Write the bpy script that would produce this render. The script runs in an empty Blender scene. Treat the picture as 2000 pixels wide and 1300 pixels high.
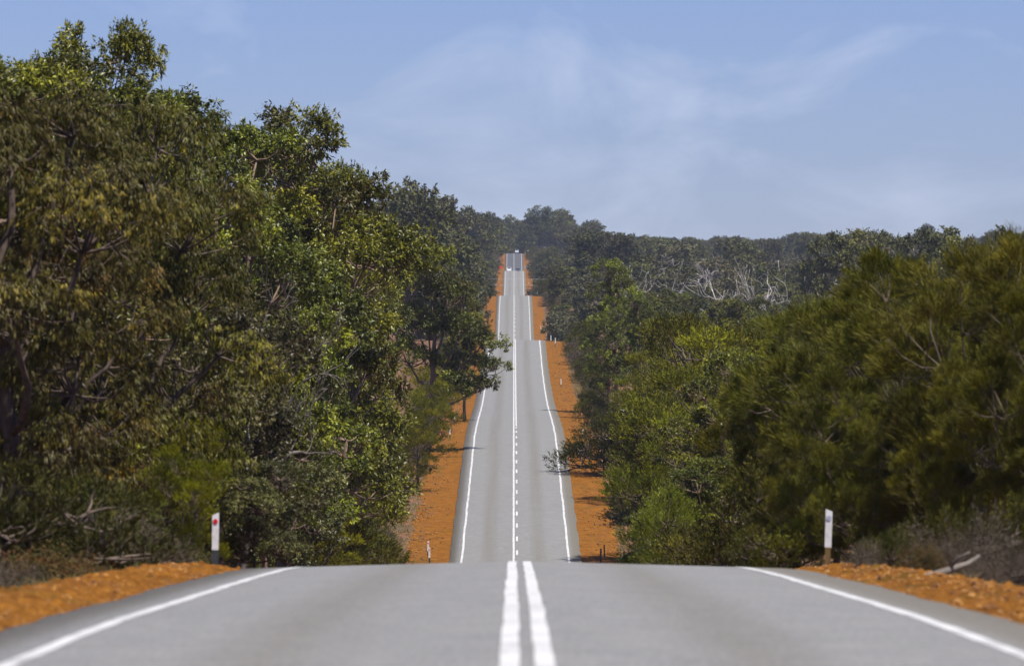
import bpy, math
import numpy as np

R = math.radians
SC = bpy.context.scene
COL = SC.collection
EYE = 1.62                     # camera height over the road under it
FPX = 200.0 / 36.0 * 2000.0    # focal length in photo pixels (200 mm on 36 mm, 2000 px wide)
VPX, HOR = 1004.0, 650.0       # road's vanishing column and eye level in the photograph

# ------------------------------------------------------------------ camera
cd = bpy.data.cameras.new('camera')
cd.lens = 200.0; cd.sensor_width = 36.0; cd.clip_start = 1.0; cd.clip_end = 30000.0
cd.dof.use_dof = True; cd.dof.focus_distance = 330.0; cd.dof.aperture_fstop = 3.8
cam = bpy.data.objects.new('camera', cd); COL.objects.link(cam)
cam.location = (0, 0, EYE); cam.rotation_euler = (R(90), 0, math.atan((VPX - 1000) / FPX))
SC.camera = cam

# ------------------------------------------------------------------ sky, sun, exposure
SUN_EL, SUN_AZ = 66.0, 126.0        # azimuth clockwise from the view direction (+Y)
W = bpy.data.worlds.new('World'); SC.world = W; W.use_nodes = True
nt = W.node_tree; nt.nodes.clear()
N = nt.nodes.new; L = nt.links.new
out = N('ShaderNodeOutputWorld'); bg = N('ShaderNodeBackground'); bg.inputs['Strength'].default_value = 0.054
sky = N('ShaderNodeTexSky'); sky.sky_type = 'NISHITA'; sky.sun_disc = False
sky.sun_elevation = R(SUN_EL); sky.sun_rotation = R(SUN_AZ)
sky.air_density = 1.0; sky.dust_density = 0.15; sky.ozone_density = 3.0; sky.altitude = 100
tint = N('ShaderNodeMix'); tint.data_type = 'RGBA'; tint.blend_type = 'MULTIPLY'; tint.inputs[0].default_value = 1.0
tint.inputs[7].default_value = (0.615, 0.70, 1.17, 1)
L(sky.outputs[0], tint.inputs[6])
tc = N('ShaderNodeTexCoord'); mp = N('ShaderNodeMapping'); mp.inputs['Scale'].default_value = (1, 1, 1.8)
mp.inputs['Location'].default_value = (0.35, 0.1, 0.004)
nz = N('ShaderNodeTexNoise'); nz.inputs['Scale'].default_value = 24; nz.inputs['Detail'].default_value = 7; nz.inputs['Roughness'].default_value = 0.56
nz.inputs['Distortion'].default_value = 0.5
cr = N('ShaderNodeValToRGB'); cr.color_ramp.elements[0].position = 0.50; cr.color_ramp.elements[1].position = 0.76
cr.color_ramp.elements[0].color = (0, 0, 0, 1); cr.color_ramp.elements[1].color = (0.55, 0.55, 0.55, 1)
cm = N('ShaderNodeMix'); cm.data_type = 'RGBA'; cm.inputs[7].default_value = (7.0, 7.7, 9.8, 1)
L(tc.outputs['Generated'], mp.inputs[0]); L(mp.outputs[0], nz.inputs['Vector']); L(nz.outputs['Fac'], cr.inputs[0])
L(cr.outputs[0], cm.inputs[0]); L(tint.outputs[2], cm.inputs[6]); L(cm.outputs[2], bg.inputs['Color']); L(bg.outputs[0], out.inputs['Surface'])
sd = bpy.data.lights.new('sun', 'SUN'); sd.energy = 5.0; sd.angle = R(0.53); sd.color = (1.0, 0.955, 0.88)
sun = bpy.data.objects.new('sun', sd); COL.objects.link(sun)
sun.rotation_euler = (R(90 - SUN_EL), 0, R(180 - SUN_AZ)); sun.location = (40, -40, 60)
vs = SC.view_settings
vs.view_transform = 'Standard'; vs.look = 'None'; vs.gamma = 1.0; vs.use_curve_mapping = False; vs.exposure = 0.76
cy = SC.cycles
cy.use_denoising = True; cy.max_bounces = 5; cy.diffuse_bounces = 1; cy.glossy_bounces = 2; cy.transmission_bounces = 2
cy.transparent_max_bounces = 4; cy.volume_bounces = 0; cy.caustics_reflective = False; cy.caustics_refractive = False
cy.sample_clamp_indirect = 4.0

# ------------------------------------------------------------------ helpers
def tag(o, label=None, cat=None, group=None, kind=None):
    for k, v in (('label', label), ('category', cat), ('group', group), ('kind', kind)):
        if v: o[k] = v
    return o

def empty(name, loc=(0, 0, 0), rz=0.0, s=(1, 1, 1)):
    o = bpy.data.objects.new(name, None); COL.objects.link(o)
    o.empty_display_size = 0.3; o.location = loc; o.rotation_euler = (0, 0, rz); o.scale = s
    return o

def mesh_of(name, V, quads=None, tris=None, mat=None, tint=None, smooth=False):
    V = np.asarray(V, np.float32).reshape(-1, 3)
    q = np.zeros((0, 4), np.int32) if quads is None or len(quads) == 0 else np.asarray(quads, np.int32).reshape(-1, 4)
    t = np.zeros((0, 3), np.int32) if tris is None or len(tris) == 0 else np.asarray(tris, np.int32).reshape(-1, 3)
    me = bpy.data.meshes.new(name)
    nq, ntr = len(q), len(t)
    me.vertices.add(len(V)); me.vertices.foreach_set('co', V.ravel())
    me.loops.add(nq * 4 + ntr * 3)
    me.loops.foreach_set('vertex_index', np.concatenate([q.ravel(), t.ravel()]).astype(np.int32))
    me.polygons.add(nq + ntr)
    me.polygons.foreach_set('loop_start', np.concatenate([np.arange(nq) * 4, nq * 4 + np.arange(ntr) * 3]).astype(np.int32))
    me.update(calc_edges=True)
    me.polygons.foreach_set('use_smooth', np.full(nq + ntr, smooth, bool))
    if tint is not None:
        a = me.attributes.new('tint', 'FLOAT', 'FACE'); a.data.foreach_set('value', np.asarray(tint, np.float32))
    for m in (mat if isinstance(mat, (list, tuple)) else [mat]):
        if m: me.materials.append(m)
    return me

def add(name, me, parent=None, loc=(0, 0, 0)):
    o = bpy.data.objects.new(name, me); COL.objects.link(o); o.parent = parent; o.location = loc
    return o

class MB:                        # collects boxes, tubes and strips into one mesh
    def __init__(s): s.v = []; s.q = []; s.t = []; s.n = 0
    def put(s, V, quads=(), tris=()):
        V = np.asarray(V, float).reshape(-1, 3)
        s.v.append(V)
        if len(quads): s.q.append(np.asarray(quads, int).reshape(-1, 4) + s.n)
        if len(tris): s.t.append(np.asarray(tris, int).reshape(-1, 3) + s.n)
        s.n += len(V); return s
    def box(s, c, d, top_shift=None):
        x, y, z = np.array(d) / 2.0
        V = np.array([(-x, -y, -z), (x, -y, -z), (x, y, -z), (-x, y, -z), (-x, -y, z), (x, -y, z), (x, y, z), (-x, y, z)])
        if top_shift is not None: V[4:, 2] += np.array(top_shift)
        return s.put(V + np.array(c), [(0, 3, 2, 1), (4, 5, 6, 7), (0, 1, 5, 4), (1, 2, 6, 5), (2, 3, 7, 6), (3, 0, 4, 7)])
    def tube(s, P, rad, sides=6, cap=True):
        P = np.asarray(P, float); n = len(P); rad = np.broadcast_to(np.asarray(rad, float), (n,))
        T = np.gradient(P, axis=0); T /= np.linalg.norm(T, axis=1)[:, None] + 1e-9
        ref = np.array([0.31, 0.95, 0.05]) if abs(T[:, 2]).mean() > 0.6 else np.array([0.05, 0.1, 1.0])
        A = np.cross(T, ref); A /= np.linalg.norm(A, axis=1)[:, None] + 1e-9
        B = np.cross(T, A)
        an = np.arange(sides) * 2 * math.pi / sides
        V = P[:, None, :] + rad[:, None, None] * (A[:, None, :] * np.cos(an)[None, :, None] + B[:, None, :] * np.sin(an)[None, :, None])
        k = np.arange(sides); k2 = (k + 1) % sides
        q = [np.stack([i * sides + k, i * sides + k2, (i + 1) * sides + k2, (i + 1) * sides + k], 1) for i in range(n - 1)]
        t = [(0, i + 1, i) for i in range(1, sides - 1)] + [((n - 1) * sides, (n - 1) * sides + i, (n - 1) * sides + i + 1) for i in range(1, sides - 1)] if cap else []
        return s.put(V, np.concatenate(q), t)
    def disc(s, c, r, thick, sides=16):        # disc facing -Y
        an = np.arange(sides) * 2 * math.pi / sides
        f = np.stack([np.cos(an) * r, np.full(sides, -thick / 2), np.sin(an) * r], 1)
        b = f.copy(); b[:, 1] *= -1
        k = np.arange(sides); k2 = (k + 1) % sides
        q = np.stack([k, k2, k2 + sides, k + sides], 1)
        t = [(0, i, i + 1) for i in range(1, sides - 1)] + [(sides, sides + i + 1, sides + i) for i in range(1, sides - 1)]
        return s.put(np.concatenate([f, b]) + np.array(c), q[:, ::-1], t)
    def mesh(s, name, mat, smooth=False, tint=None):
        return mesh_of(name, np.concatenate(s.v), np.concatenate(s.q) if s.q else None, np.concatenate(s.t) if s.t else None, mat, tint, smooth)
    def build(s, name, mat, parent=None, smooth=False, loc=(0, 0, 0)):
        return add(name, s.mesh(name, mat, smooth), parent, loc)

# ------------------------------------------------------------------ materials
def new_mat(name):
    m = bpy.data.materials.new(name); m.use_nodes = True
    t = m.node_tree; t.nodes.clear()
    return m, t, t.nodes.new, t.links.new

def ramp(n, stops):
    r = n('ShaderNodeValToRGB'); e = r.color_ramp.elements
    while len(e) < len(stops): e.new(0.5)
    for i, (p, c) in enumerate(stops):
        e[i].position = p; e[i].color = (*c, 1)
    return r

def noise(n, l, vec, scale, detail=4, rough=0.55):
    t = n('ShaderNodeTexNoise'); t.inputs['Scale'].default_value = scale; t.inputs['Detail'].default_value = detail; t.inputs['Roughness'].default_value = rough
    l(vec, t.inputs['Vector']); return t.outputs['Fac']

def leaf_mat(name, cols, rough=0.42, transl=0.25, spec=0.45, var=0.30):
    m, t, n, l = new_mat(name)
    at = n('ShaderNodeAttribute'); at.attribute_name = 'tint'
    rp = ramp(n, [(i / (len(cols) - 1), c) for i, c in enumerate(cols)])
    l(at.outputs['Fac'], rp.inputs[0])
    oi = n('ShaderNodeObjectInfo'); hs = n('ShaderNodeHueSaturation')
    v = n('ShaderNodeMapRange'); v.inputs['To Min'].default_value = 1 - var; v.inputs['To Max'].default_value = 1 + var
    h = n('ShaderNodeMapRange'); h.inputs['To Min'].default_value = 0.482; h.inputs['To Max'].default_value = 0.518
    mu = n('ShaderNodeMath'); mu.operation = 'MULTIPLY'; mu.inputs[1].default_value = 7.31
    fr = n('ShaderNodeMath'); fr.operation = 'FRACT'
    l(oi.outputs['Random'], v.inputs[0]); l(oi.outputs['Random'], mu.inputs[0]); l(mu.outputs[0], fr.inputs[0]); l(fr.outputs[0], h.inputs[0])
    l(rp.outputs[0], hs.inputs['Color']); l(v.outputs[0], hs.inputs['Value']); l(h.outputs[0], hs.inputs['Hue'])
    b = n('ShaderNodeBsdfPrincipled'); b.inputs['Roughness'].default_value = rough; b.inputs['Specular IOR Level'].default_value = spec
    tr = n('ShaderNodeBsdfTranslucent'); mx = n('ShaderNodeMixShader'); mx.inputs[0].default_value = transl
    o = n('ShaderNodeOutputMaterial')
    l(hs.outputs[0], b.inputs['Base Color']); l(hs.outputs[0], tr.inputs['Color'])
    l(b.outputs[0], mx.inputs[1]); l(tr.outputs[0], mx.inputs[2]); l(mx.outputs[0], o.inputs['Surface'])
    return m

def plain(name, c0, c1=None, scale=6.0, rough=0.8, spec=0.3, bump=0.0, stretch=(1, 1, 1), metallic=0.0, lo=0.35, hi=0.65):
    m, t, n, l = new_mat(name)
    b = n('ShaderNodeBsdfPrincipled'); b.inputs['Roughness'].default_value = rough; b.inputs['Specular IOR Level'].default_value = spec; b.inputs['Metallic'].default_value = metallic
    o = n('ShaderNodeOutputMaterial'); l(b.outputs[0], o.inputs['Surface'])
    c1 = c1 or tuple(x * 0.8 for x in c0)
    g = n('ShaderNodeTexCoord'); mp = n('ShaderNodeMapping'); mp.inputs['Scale'].default_value = stretch
    l(g.outputs['Object'], mp.inputs[0])
    f = noise(n, l, mp.outputs[0], scale, 5)
    rp = ramp(n, [(lo, c0), (hi, c1)]); l(f, rp.inputs[0]); l(rp.outputs[0], b.inputs['Base Color'])
    if bump:
        bp = n('ShaderNodeBump'); bp.inputs['Strength'].default_value = bump; bp.inputs['Distance'].default_value = 0.03
        l(f, bp.inputs['Height']); l(bp.outputs[0], b.inputs['Normal'])
    return m

M = {}
# tint 0 = old or dry leaf, 1 = young tip growth; green ramps widened to paint in sunlit tips and dark interiors
M['gum'] = leaf_mat('gum_leaf', [(0.130, 0.072, 0.009), (0.040, 0.043, 0.005), (0.112, 0.120, 0.008), (0.330, 0.330, 0.022)], 0.40, 0.15, 0.32, 0.18)
M['weep'] = leaf_mat('peppermint_leaf', [(0.115, 0.060, 0.008), (0.046, 0.038, 0.006), (0.072, 0.064, 0.007), (0.250, 0.180, 0.016)], 0.5, 0.12, 0.20, 0.2)
M['grey'] = leaf_mat('grey_gum_leaf', [(0.085, 0.058, 0.015), (0.046, 0.046, 0.010), (0.094, 0.092, 0.022), (0.260, 0.232, 0.075)], 0.42, 0.10, 0.30)
M['tea'] = leaf_mat('tea_tree_leaf', [(0.085, 0.052, 0.006), (0.062, 0.064, 0.003), (0.135, 0.135, 0.004), (0.275, 0.245, 0.008)], 0.6, 0.12, 0.12)
M['oak'] = leaf_mat('sheoak_needle', [(0.090, 0.058, 0.006), (0.054, 0.054, 0.003), (0.088, 0.085, 0.004), (0.190, 0.162, 0.008)], 0.6, 0.10, 0.12, 0.15)
M['far'] = leaf_mat('distant_leaf', [(0.088, 0.058, 0.016), (0.038, 0.041, 0.010), (0.080, 0.083, 0.015), (0.155, 0.145, 0.028)], 0.6, 0.06, 0.2, 0.42)
M['far2'] = leaf_mat('distant_brown_leaf', [(0.095, 0.066, 0.034), (0.060, 0.056, 0.024), (0.092, 0.086, 0.034), (0.150, 0.135, 0.060)], 0.6, 0.08, 0.2, 0.42)
M['scrub'] = leaf_mat('scrub_leaf', [(0.075, 0.042, 0.008), (0.034, 0.034, 0.005), (0.060, 0.061, 0.006), (0.135, 0.126, 0.010)], 0.6, 0.12, 0.12, 0.3)
M['bright'] = leaf_mat('bright_leaf', [(0.12, 0.11, 0.008), (0.115, 0.14, 0.008), (0.165, 0.19, 0.010), (0.24, 0.24, 0.016)], 0.5, 0.25, 0.2, 0.1)
M['twig'] = leaf_mat('dry_twig', [(0.030, 0.024, 0.014), (0.055, 0.042, 0.026), (0.095, 0.073, 0.052), (0.20, 0.165, 0.13)], 0.8, 0.05, 0.2)
M['bracken'] = leaf_mat('bracken', [(0.15, 0.055, 0.016), (0.10, 0.055, 0.014), (0.075, 0.07, 0.012), (0.06, 0.09, 0.012)], 0.7, 0.2, 0.2)
M['straw'] = leaf_mat('straw', [(0.20, 0.13, 0.05), (0.26, 0.19, 0.085), (0.15, 0.14, 0.045), (0.09, 0.11, 0.02)], 0.75, 0.2, 0.2)
M['bark'] = plain('bark', (0.052, 0.038, 0.030), (0.125, 0.092, 0.072), 7, 0.9, 0.2, 0.5, (1, 1, 0.25))
M['limb'] = plain('pink_limb', (0.20, 0.13, 0.09), (0.09, 0.065, 0.05), 5, 0.75, 0.3, 0.3, (1, 1, 0.4))
M['white_bark'] = plain('bleached_wood', (0.44, 0.41, 0.385), (0.20, 0.18, 0.165), 3, 0.8, 0.2)
M['grey_wood'] = plain('grey_dead_wood', (0.17, 0.145, 0.125), (0.07, 0.058, 0.05), 4, 0.85, 0.2)

# ------------------------------------------------------------------ the lie of the land
def pchip(x, y, xi):
    x = np.asarray(x, float); y = np.asarray(y, float); h = np.diff(x); d = np.diff(y) / h
    m = np.zeros(len(x))
    for i in range(1, len(x) - 1):
        if d[i - 1] * d[i] > 0:
            w1, w2 = 2 * h[i] + h[i - 1], h[i] + 2 * h[i - 1]
            m[i] = (w1 + w2) / (w1 / d[i - 1] + w2 / d[i])
    m[0], m[-1] = d[0], d[-1]
    k = np.clip(np.searchsorted(x, xi) - 1, 0, len(h) - 1)
    t = (xi - x[k]) / h[k]
    return ((1 + 2 * t) * (1 - t) ** 2 * y[k] + t * (1 - t) ** 2 * h[k] * m[k] + t * t * (3 - 2 * t) * y[k + 1] + t * t * (t - 1) * h[k] * m[k + 1])

prof = [(-400, -8), (-200, -3.6), (-60, -1.75), (0, -1.62), (20, -1.79), (30, -1.93), (36.3, -2.02), (43.2, -2.17), (51.3, -2.395), (60.5, -2.655), (71.9, -2.985), (84.3, -3.385), (92, -3.70), (100, -4.08), (120, -5.17),
    (150, -6.95), (200, -10.1), (250, -13.0), (290, -14.45), (310, -14.6), (330, -14.4), (346, -13.85), (375, -12.4), (405, -11.0), (430, -9.75),
    (450, -8.8), (467, -8.2), (500, -7.72), (564, -7.2), (617, -6.2), (683, -4.1), (735, -1.55), (752, -0.88), (775, -1.2),
    (850, -5), (950, -9.5), (1050, -8.5), (1120, -4.4), (1172, -1.2), (1228, 3.6), (1290, 7.3), (1330, 8.8), (1350, 8.7), (1450, 4.5),
    (1650, 0), (1800, 4.5), (1950, 13.3), (2030, 18.3), (2090, 22.4), (2110, 23.05), (2140, 23.1), (2250, 18), (2380, 20.5), (2480, 27.2), (2540, 31.8),
    (2590, 36.0), (2610, 36.5), (2650, 36.0), (2750, 33), (3000, 35), (3300, 39), (4000, 30), (7000, -20), (9000, -40)]
GD = np.arange(-400, 9000, 1.0)
GZ = pchip(*zip(*prof), GD) + EYE
def gsm(a, s):
    k = np.exp(-0.5 * (np.arange(-3 * s, 3 * s + 1) / s) ** 2); k /= k.sum()
    return np.convolve(np.pad(a, 3 * s, mode='edge'), k, 'valid')
GZ = gsm(GZ, 2)
GS = gsm(GZ, 70)
def zr(d): return np.interp(d, GD, GZ)
def crossfall(x): return -0.028 * np.clip(np.sqrt(np.asarray(x) ** 2 + 0.15) - 0.39, 0, None)

def wob(x, y, s=1.0, ph=0.0):        # smooth ground undulation
    return (np.sin(x * 0.37 * s + ph + 1.3 * np.sin(y * 0.21 * s)) + np.sin(y * 0.43 * s + 2.1 * ph + 1.7 * np.sin(x * 0.29 * s)) + 0.6 * np.sin((x + y) * 0.91 * s + ph)) / 2.6

RC = 0.08                            # road centre line in x
SEAL = 4.05                          # half width of the seal
def ground_z(x, y):
    x = np.asarray(x, float); y = np.asarray(y, float); a = np.abs(x - RC)
    road = zr(y)
    f = np.clip((a - 14) / 50, 0, 1); f = f * f * (3 - 2 * f)
    base = road * (1 - f) + np.interp(y, GD, GS) * f
    near = np.clip((140 - y) / 40, 0, 1)
    out1 = np.clip((a - (SEAL + 1.35)) / 2.2, 0, 1)
    prof_ = -0.20 - 0.03 * np.clip(a - SEAL, 0, 4)                 # level verge
    prof_ = prof_ + 0.10 * np.clip((a - 6.6) / 0.9, 0, 1) + 0.25 * np.clip((a - 7.6) / 4, 0, 1)
    prof_ = prof_ - near * 0.75 * out1
    prof_ = np.where(a < SEAL + 0.3, -0.42, prof_)
    return base + prof_ + 0.10 * wob(x, y, 0.5) * np.clip((a - 6) / 4, 0, 1)

# ------------------------------------------------------------------ ground sheet
xs = np.concatenate([-np.geomspace(40, 2200, 26)[::-1], np.arange(-38, -13, 2.5), np.arange(-13, 13.01, 0.5), np.arange(15.5, 39, 2.5), np.geomspace(41, 2200, 26)])
ys = np.concatenate([np.arange(-380, 20, 10), np.arange(20, 150, 1.0), np.arange(150, 820, 3.0), np.arange(820, 2700, 10), np.geomspace(2700, 8900, 40)])
X, Y = np.meshgrid(xs, ys)
Z = ground_z(X, Y)
nx, ny = len(xs), len(ys)
idx = np.arange(nx * ny).reshape(ny, nx)
def grid_quads(idx): return np.stack([idx[:-1, :-1], idx[:-1, 1:], idx[1:, 1:], idx[1:, :-1]], -1).reshape(-1, 4)
gm, t, n, l = new_mat('leaf_litter')
g = n('ShaderNodeNewGeometry')
f1 = noise(n, l, g.outputs['Position'], 0.6, 6); f2 = noise(n, l, g.outputs['Position'], 9.0, 6, 0.7)
r1 = ramp(n, [(0.35, (0.040, 0.026, 0.016)), (0.55, (0.105, 0.068, 0.048)), (0.7, (0.18, 0.125, 0.09))]); l(f2, r1.inputs[0])
r2 = ramp(n, [(0.42, (0.24, 0.085, 0.025)), (0.6, (0.055, 0.048, 0.022))]); l(f1, r2.inputs[0])
mx = n('ShaderNodeMix'); mx.data_type = 'RGBA'; mx.inputs[0].default_value = 0.35; l(r1.outputs[0], mx.inputs[6]); l(r2.outputs[0], mx.inputs[7])
b = n('ShaderNodeBsdfPrincipled'); b.inputs['Roughness'].default_value = 0.95; b.inputs['Specular IOR Level'].default_value = 0.1
bp = n('ShaderNodeBump'); bp.inputs['Strength'].default_value = 0.8; bp.inputs['Distance'].default_value = 0.06; l(f2, bp.inputs['Height']); l(bp.outputs[0], b.inputs['Normal'])
o = n('ShaderNodeOutputMaterial'); l(mx.outputs[2], b.inputs['Base Color']); l(b.outputs[0], o.inputs['Surface'])
tag(add('ground', mesh_of('ground', np.stack([X, Y, Z], -1), grid_quads(idx), None, gm, None, True)), kind='structure')

# ------------------------------------------------------------------ gravel shoulders
gv, t, n, l = new_mat('laterite_gravel')
g = n('ShaderNodeNewGeometry')
f1 = noise(n, l, g.outputs['Position'], 0.45, 5); f2 = noise(n, l, g.outputs['Position'], 14.0, 6, 0.7); f3 = noise(n, l, g.outputs['Position'], 1.7, 5, 0.65)
r1 = ramp(n, [(0.30, (0.070, 0.026, 0.005)), (0.5, (0.172, 0.067, 0.007)), (0.72, (0.29, 0.128, 0.014))]); l(f2, r1.inputs[0])
r2 = ramp(n, [(0.56, (1, 1, 1)), (0.68, (0.55, 0.78, 0.85))]); l(f1, r2.inputs[0])
r3 = ramp(n, [(0.30, (0.58, 0.52, 0.5)), (0.6, (1.08, 1.06, 1.05))]); l(f3, r3.inputs[0])
m1 = n('ShaderNodeMix'); m1.data_type = 'RGBA'; m1.blend_type = 'MULTIPLY'; m1.inputs[0].default_value = 1; l(r1.outputs[0], m1.inputs[6]); l(r2.outputs[0], m1.inputs[7])
m2 = n('ShaderNodeMix'); m2.data_type = 'RGBA'; m2.blend_type = 'MULTIPLY'; m2.inputs[0].default_value = 1; l(m1.outputs[2], m2.inputs[6]); l(r3.outputs[0], m2.inputs[7])
b = n('ShaderNodeBsdfPrincipled'); b.inputs['Roughness'].default_value = 0.95; b.inputs['Specular IOR Level'].default_value = 0.1
bp = n('ShaderNodeBump'); bp.inputs['Strength'].default_value = 0.9; bp.inputs['Distance'].default_value = 0.05; l(f2, bp.inputs['Height']); l(bp.outputs[0], b.inputs['Normal'])
o = n('ShaderNodeOutputMaterial'); l(m2.outputs[2], b.inputs['Base Color']); l(b.outputs[0], o.inputs['Surface'])
GRAVEL = gv
rg = np.random.default_rng(5)
def shoulder_z(s, y, side):
    near = np.clip((135 - y) / 40, 0, 1)
    z = zr(y) + crossfall(SEAL) - 0.075 - 0.035 * s + near * (0.15 * np.exp(-((s - 1.15) / 0.5) ** 2) - 0.55 * np.clip((s - 1.7) / 1.4, 0, 1))
    edge = 2.75 + 0.45 * wob(y * 0.6, side * 9.0, 1.0, side) + 0.25 * wob(y * 2.1, 3.0, 1.0, side * 2)   # where it dives under the litter
    return z - 0.5 * np.clip((s - edge) / 1.0, 0, 1)
sy = np.concatenate([np.arange(-60, 25, 5.0), np.arange(25, 125, 0.22), np.arange(125, 330, 2.0), np.arange(330, 780, 1.0), np.arange(780, 2680, 6.0)])
for side in (-1, 1):
    ss = np.concatenate([[-0.35, -0.12], np.arange(0.0, 2.4, 0.10), np.arange(2.4, 4.4, 0.25)])
    S, Yy = np.meshgrid(ss, sy)
    Zz = shoulder_z(np.clip(S, 0, None), Yy, side) - 0.25 * (S < -0.2)
    lump = np.clip((130 - Yy) / 20, 0.35, 1) * (Yy > 24)
    Zz = Zz + lump * (0.035 * wob(S * 9, Yy * 7, 1.0, side) + 0.028 * rg.standard_normal(S.shape) * np.clip(S / 0.4, 0, 1))
    Xx = RC + side * (SEAL + S)
    ii = np.arange(S.size).reshape(S.shape)
    if side < 0: ii = ii[:, ::-1]
    tag(add('gravel_verge', mesh_of('gravel_verge', np.stack([Xx, Yy, Zz], -1), grid_quads(ii), None, gv, None, True)), kind='structure')

# ------------------------------------------------------------------ road and its paint
am, t, n, l = new_mat('chip_seal')
g = n('ShaderNodeNewGeometry'); sp = n('ShaderNodeSeparateXYZ'); l(g.outputs['Position'], sp.inputs[0])
mp = n('ShaderNodeMapping'); mp.inputs['Scale'].default_value = (1, 0.008, 0.008); l(g.outputs['Position'], mp.inputs[0])
fs = noise(n, l, mp.outputs[0], 2.2, 5); mp2 = n('ShaderNodeMapping'); mp2.inputs['Scale'].default_value = (1, 0.08, 0.08); l(g.outputs['Position'], mp2.inputs[0]); fg = noise(n, l, mp2.outputs[0], 26.0, 5, 0.85); fb = noise(n, l, g.outputs['Position'], 1.6, 6, 0.7)
ab = n('ShaderNodeMath'); ab.operation = 'ABSOLUTE'; l(sp.outputs[0], ab.inputs[0])
# oil and rubber stain down the middle of each lane
d1 = n('ShaderNodeMath'); d1.operation = 'SUBTRACT'; d1.inputs[1].default_value = 1.55; l(ab.outputs[0], d1.inputs[0])
d2 = n('ShaderNodeMath'); d2.operation = 'ABSOLUTE'; l(d1.outputs[0], d2.inputs[0])
d3 = n('ShaderNodeMapRange'); d3.interpolation_type = 'SMOOTHSTEP'; d3.inputs['From Min'].default_value = 0.75; d3.inputs['From Max'].default_value = 0.05; l(d2.outputs[0], d3.inputs[0])
d4 = n('ShaderNodeMath'); d4.operation = 'MULTIPLY'; l(d3.outputs[0], d4.inputs[0]); l(fs, d4.inputs[1])
d5 = n('ShaderNodeMath'); d5.operation = 'MULTIPLY'; d5.inputs[1].default_value = 0.75; l(d4.outputs[0], d5.inputs[0])
# dusty shoulder outside the edge line
e1 = n('ShaderNodeMapRange'); e1.interpolation_type = 'SMOOTHSTEP'; e1.inputs['From Min'].default_value = 3.3; e1.inputs['From Max'].default_value = 3.75; l(ab.outputs[0], e1.inputs[0])
rb = ramp(n, [(0.35, (0.136, 0.135, 0.131)), (0.65, (0.170, 0.167, 0.159))]); l(fb, rb.inputs[0])
rgn = ramp(n, [(0.36, (0.80, 0.80, 0.80)), (0.64, (1.20, 1.20, 1.20))]); l(fg, rgn.inputs[0])
k1 = n('ShaderNodeMix'); k1.data_type = 'RGBA'; k1.inputs[7].default_value = (0.100, 0.088, 0.068, 1); l(d5.outputs[0], k1.inputs[0]); l(rb.outputs[0], k1.inputs[6])
k2 = n('ShaderNodeMix'); k2.data_type = 'RGBA'; k2.inputs[7].default_value = (0.110, 0.100, 0.081, 1); l(e1.outputs[0], k2.inputs[0]); l(k1.outputs[2], k2.inputs[6])
k3 = n('ShaderNodeMix'); k3.data_type = 'RGBA'; k3.blend_type = 'MULTIPLY'; k3.inputs[0].default_value = 1; l(k2.outputs[2], k3.inputs[6]); l(rgn.outputs[0], k3.inputs[7])
nw = n('ShaderNodeMapRange'); nw.inputs['From Min'].default_value = 2200; nw.inputs['From Max'].default_value = 2210; l(sp.outputs[1], nw.inputs[0])
k4 = n('ShaderNodeMix'); k4.data_type = 'RGBA'; k4.inputs[7].default_value = (0.060, 0.060, 0.064, 1); l(nw.outputs[0], k4.inputs[0]); l(k3.outputs[2], k4.inputs[6]); k3 = k4
b = n('ShaderNodeBsdfPrincipled'); b.inputs['Roughness'].default_value = 0.8; b.inputs['Specular IOR Level'].default_value = 0.25
bp = n('ShaderNodeBump'); bp.inputs['Strength'].default_value = 0.35; bp.inputs['Distance'].default_value = 0.008; l(fg, bp.inputs['Height']); l(bp.outputs[0], b.inputs['Normal'])
o = n('ShaderNodeOutputMaterial'); l(k3.outputs[2], b.inputs['Base Color']); l(b.outputs[0], o.inputs['Surface'])

ry = np.concatenate([np.arange(-60, 20, 5.0), np.arange(20, 200, 0.5), np.arange(200, 330, 3.0), np.arange(330, 780, 1.0), np.arange(780, 2680, 3.0)])
eL = -SEAL - 0.05 * wob(ry * 1.4, 2.0) - 0.03 * wob(ry * 5, 1.0)
eR = SEAL + 0.05 * wob(ry * 1.3, 7.0) + 0.03 * wob(ry * 5, 4.0)
cols = [eL, eL + 0.02] + [np.full(len(ry), c) for c in (-3.2, -2.2, -1.2, -0.6, -0.25, 0, 0.25, 0.6, 1.2, 2.2, 3.2)] + [eR - 0.02, eR]
Xr = np.stack(cols, 1) ; Yr = np.repeat(ry[:, None], Xr.shape[1], 1)
Zr = zr(Yr) + crossfall(Xr); Zr[:, 0] -= 0.30; Zr[:, -1] -= 0.30
road = tag(add('road', mesh_of('road', np.stack([Xr + RC, Yr, Zr], -1), grid_quads(np.arange(Xr.size).reshape(Xr.shape)), None, am, None, True)), kind='structure')

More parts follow.
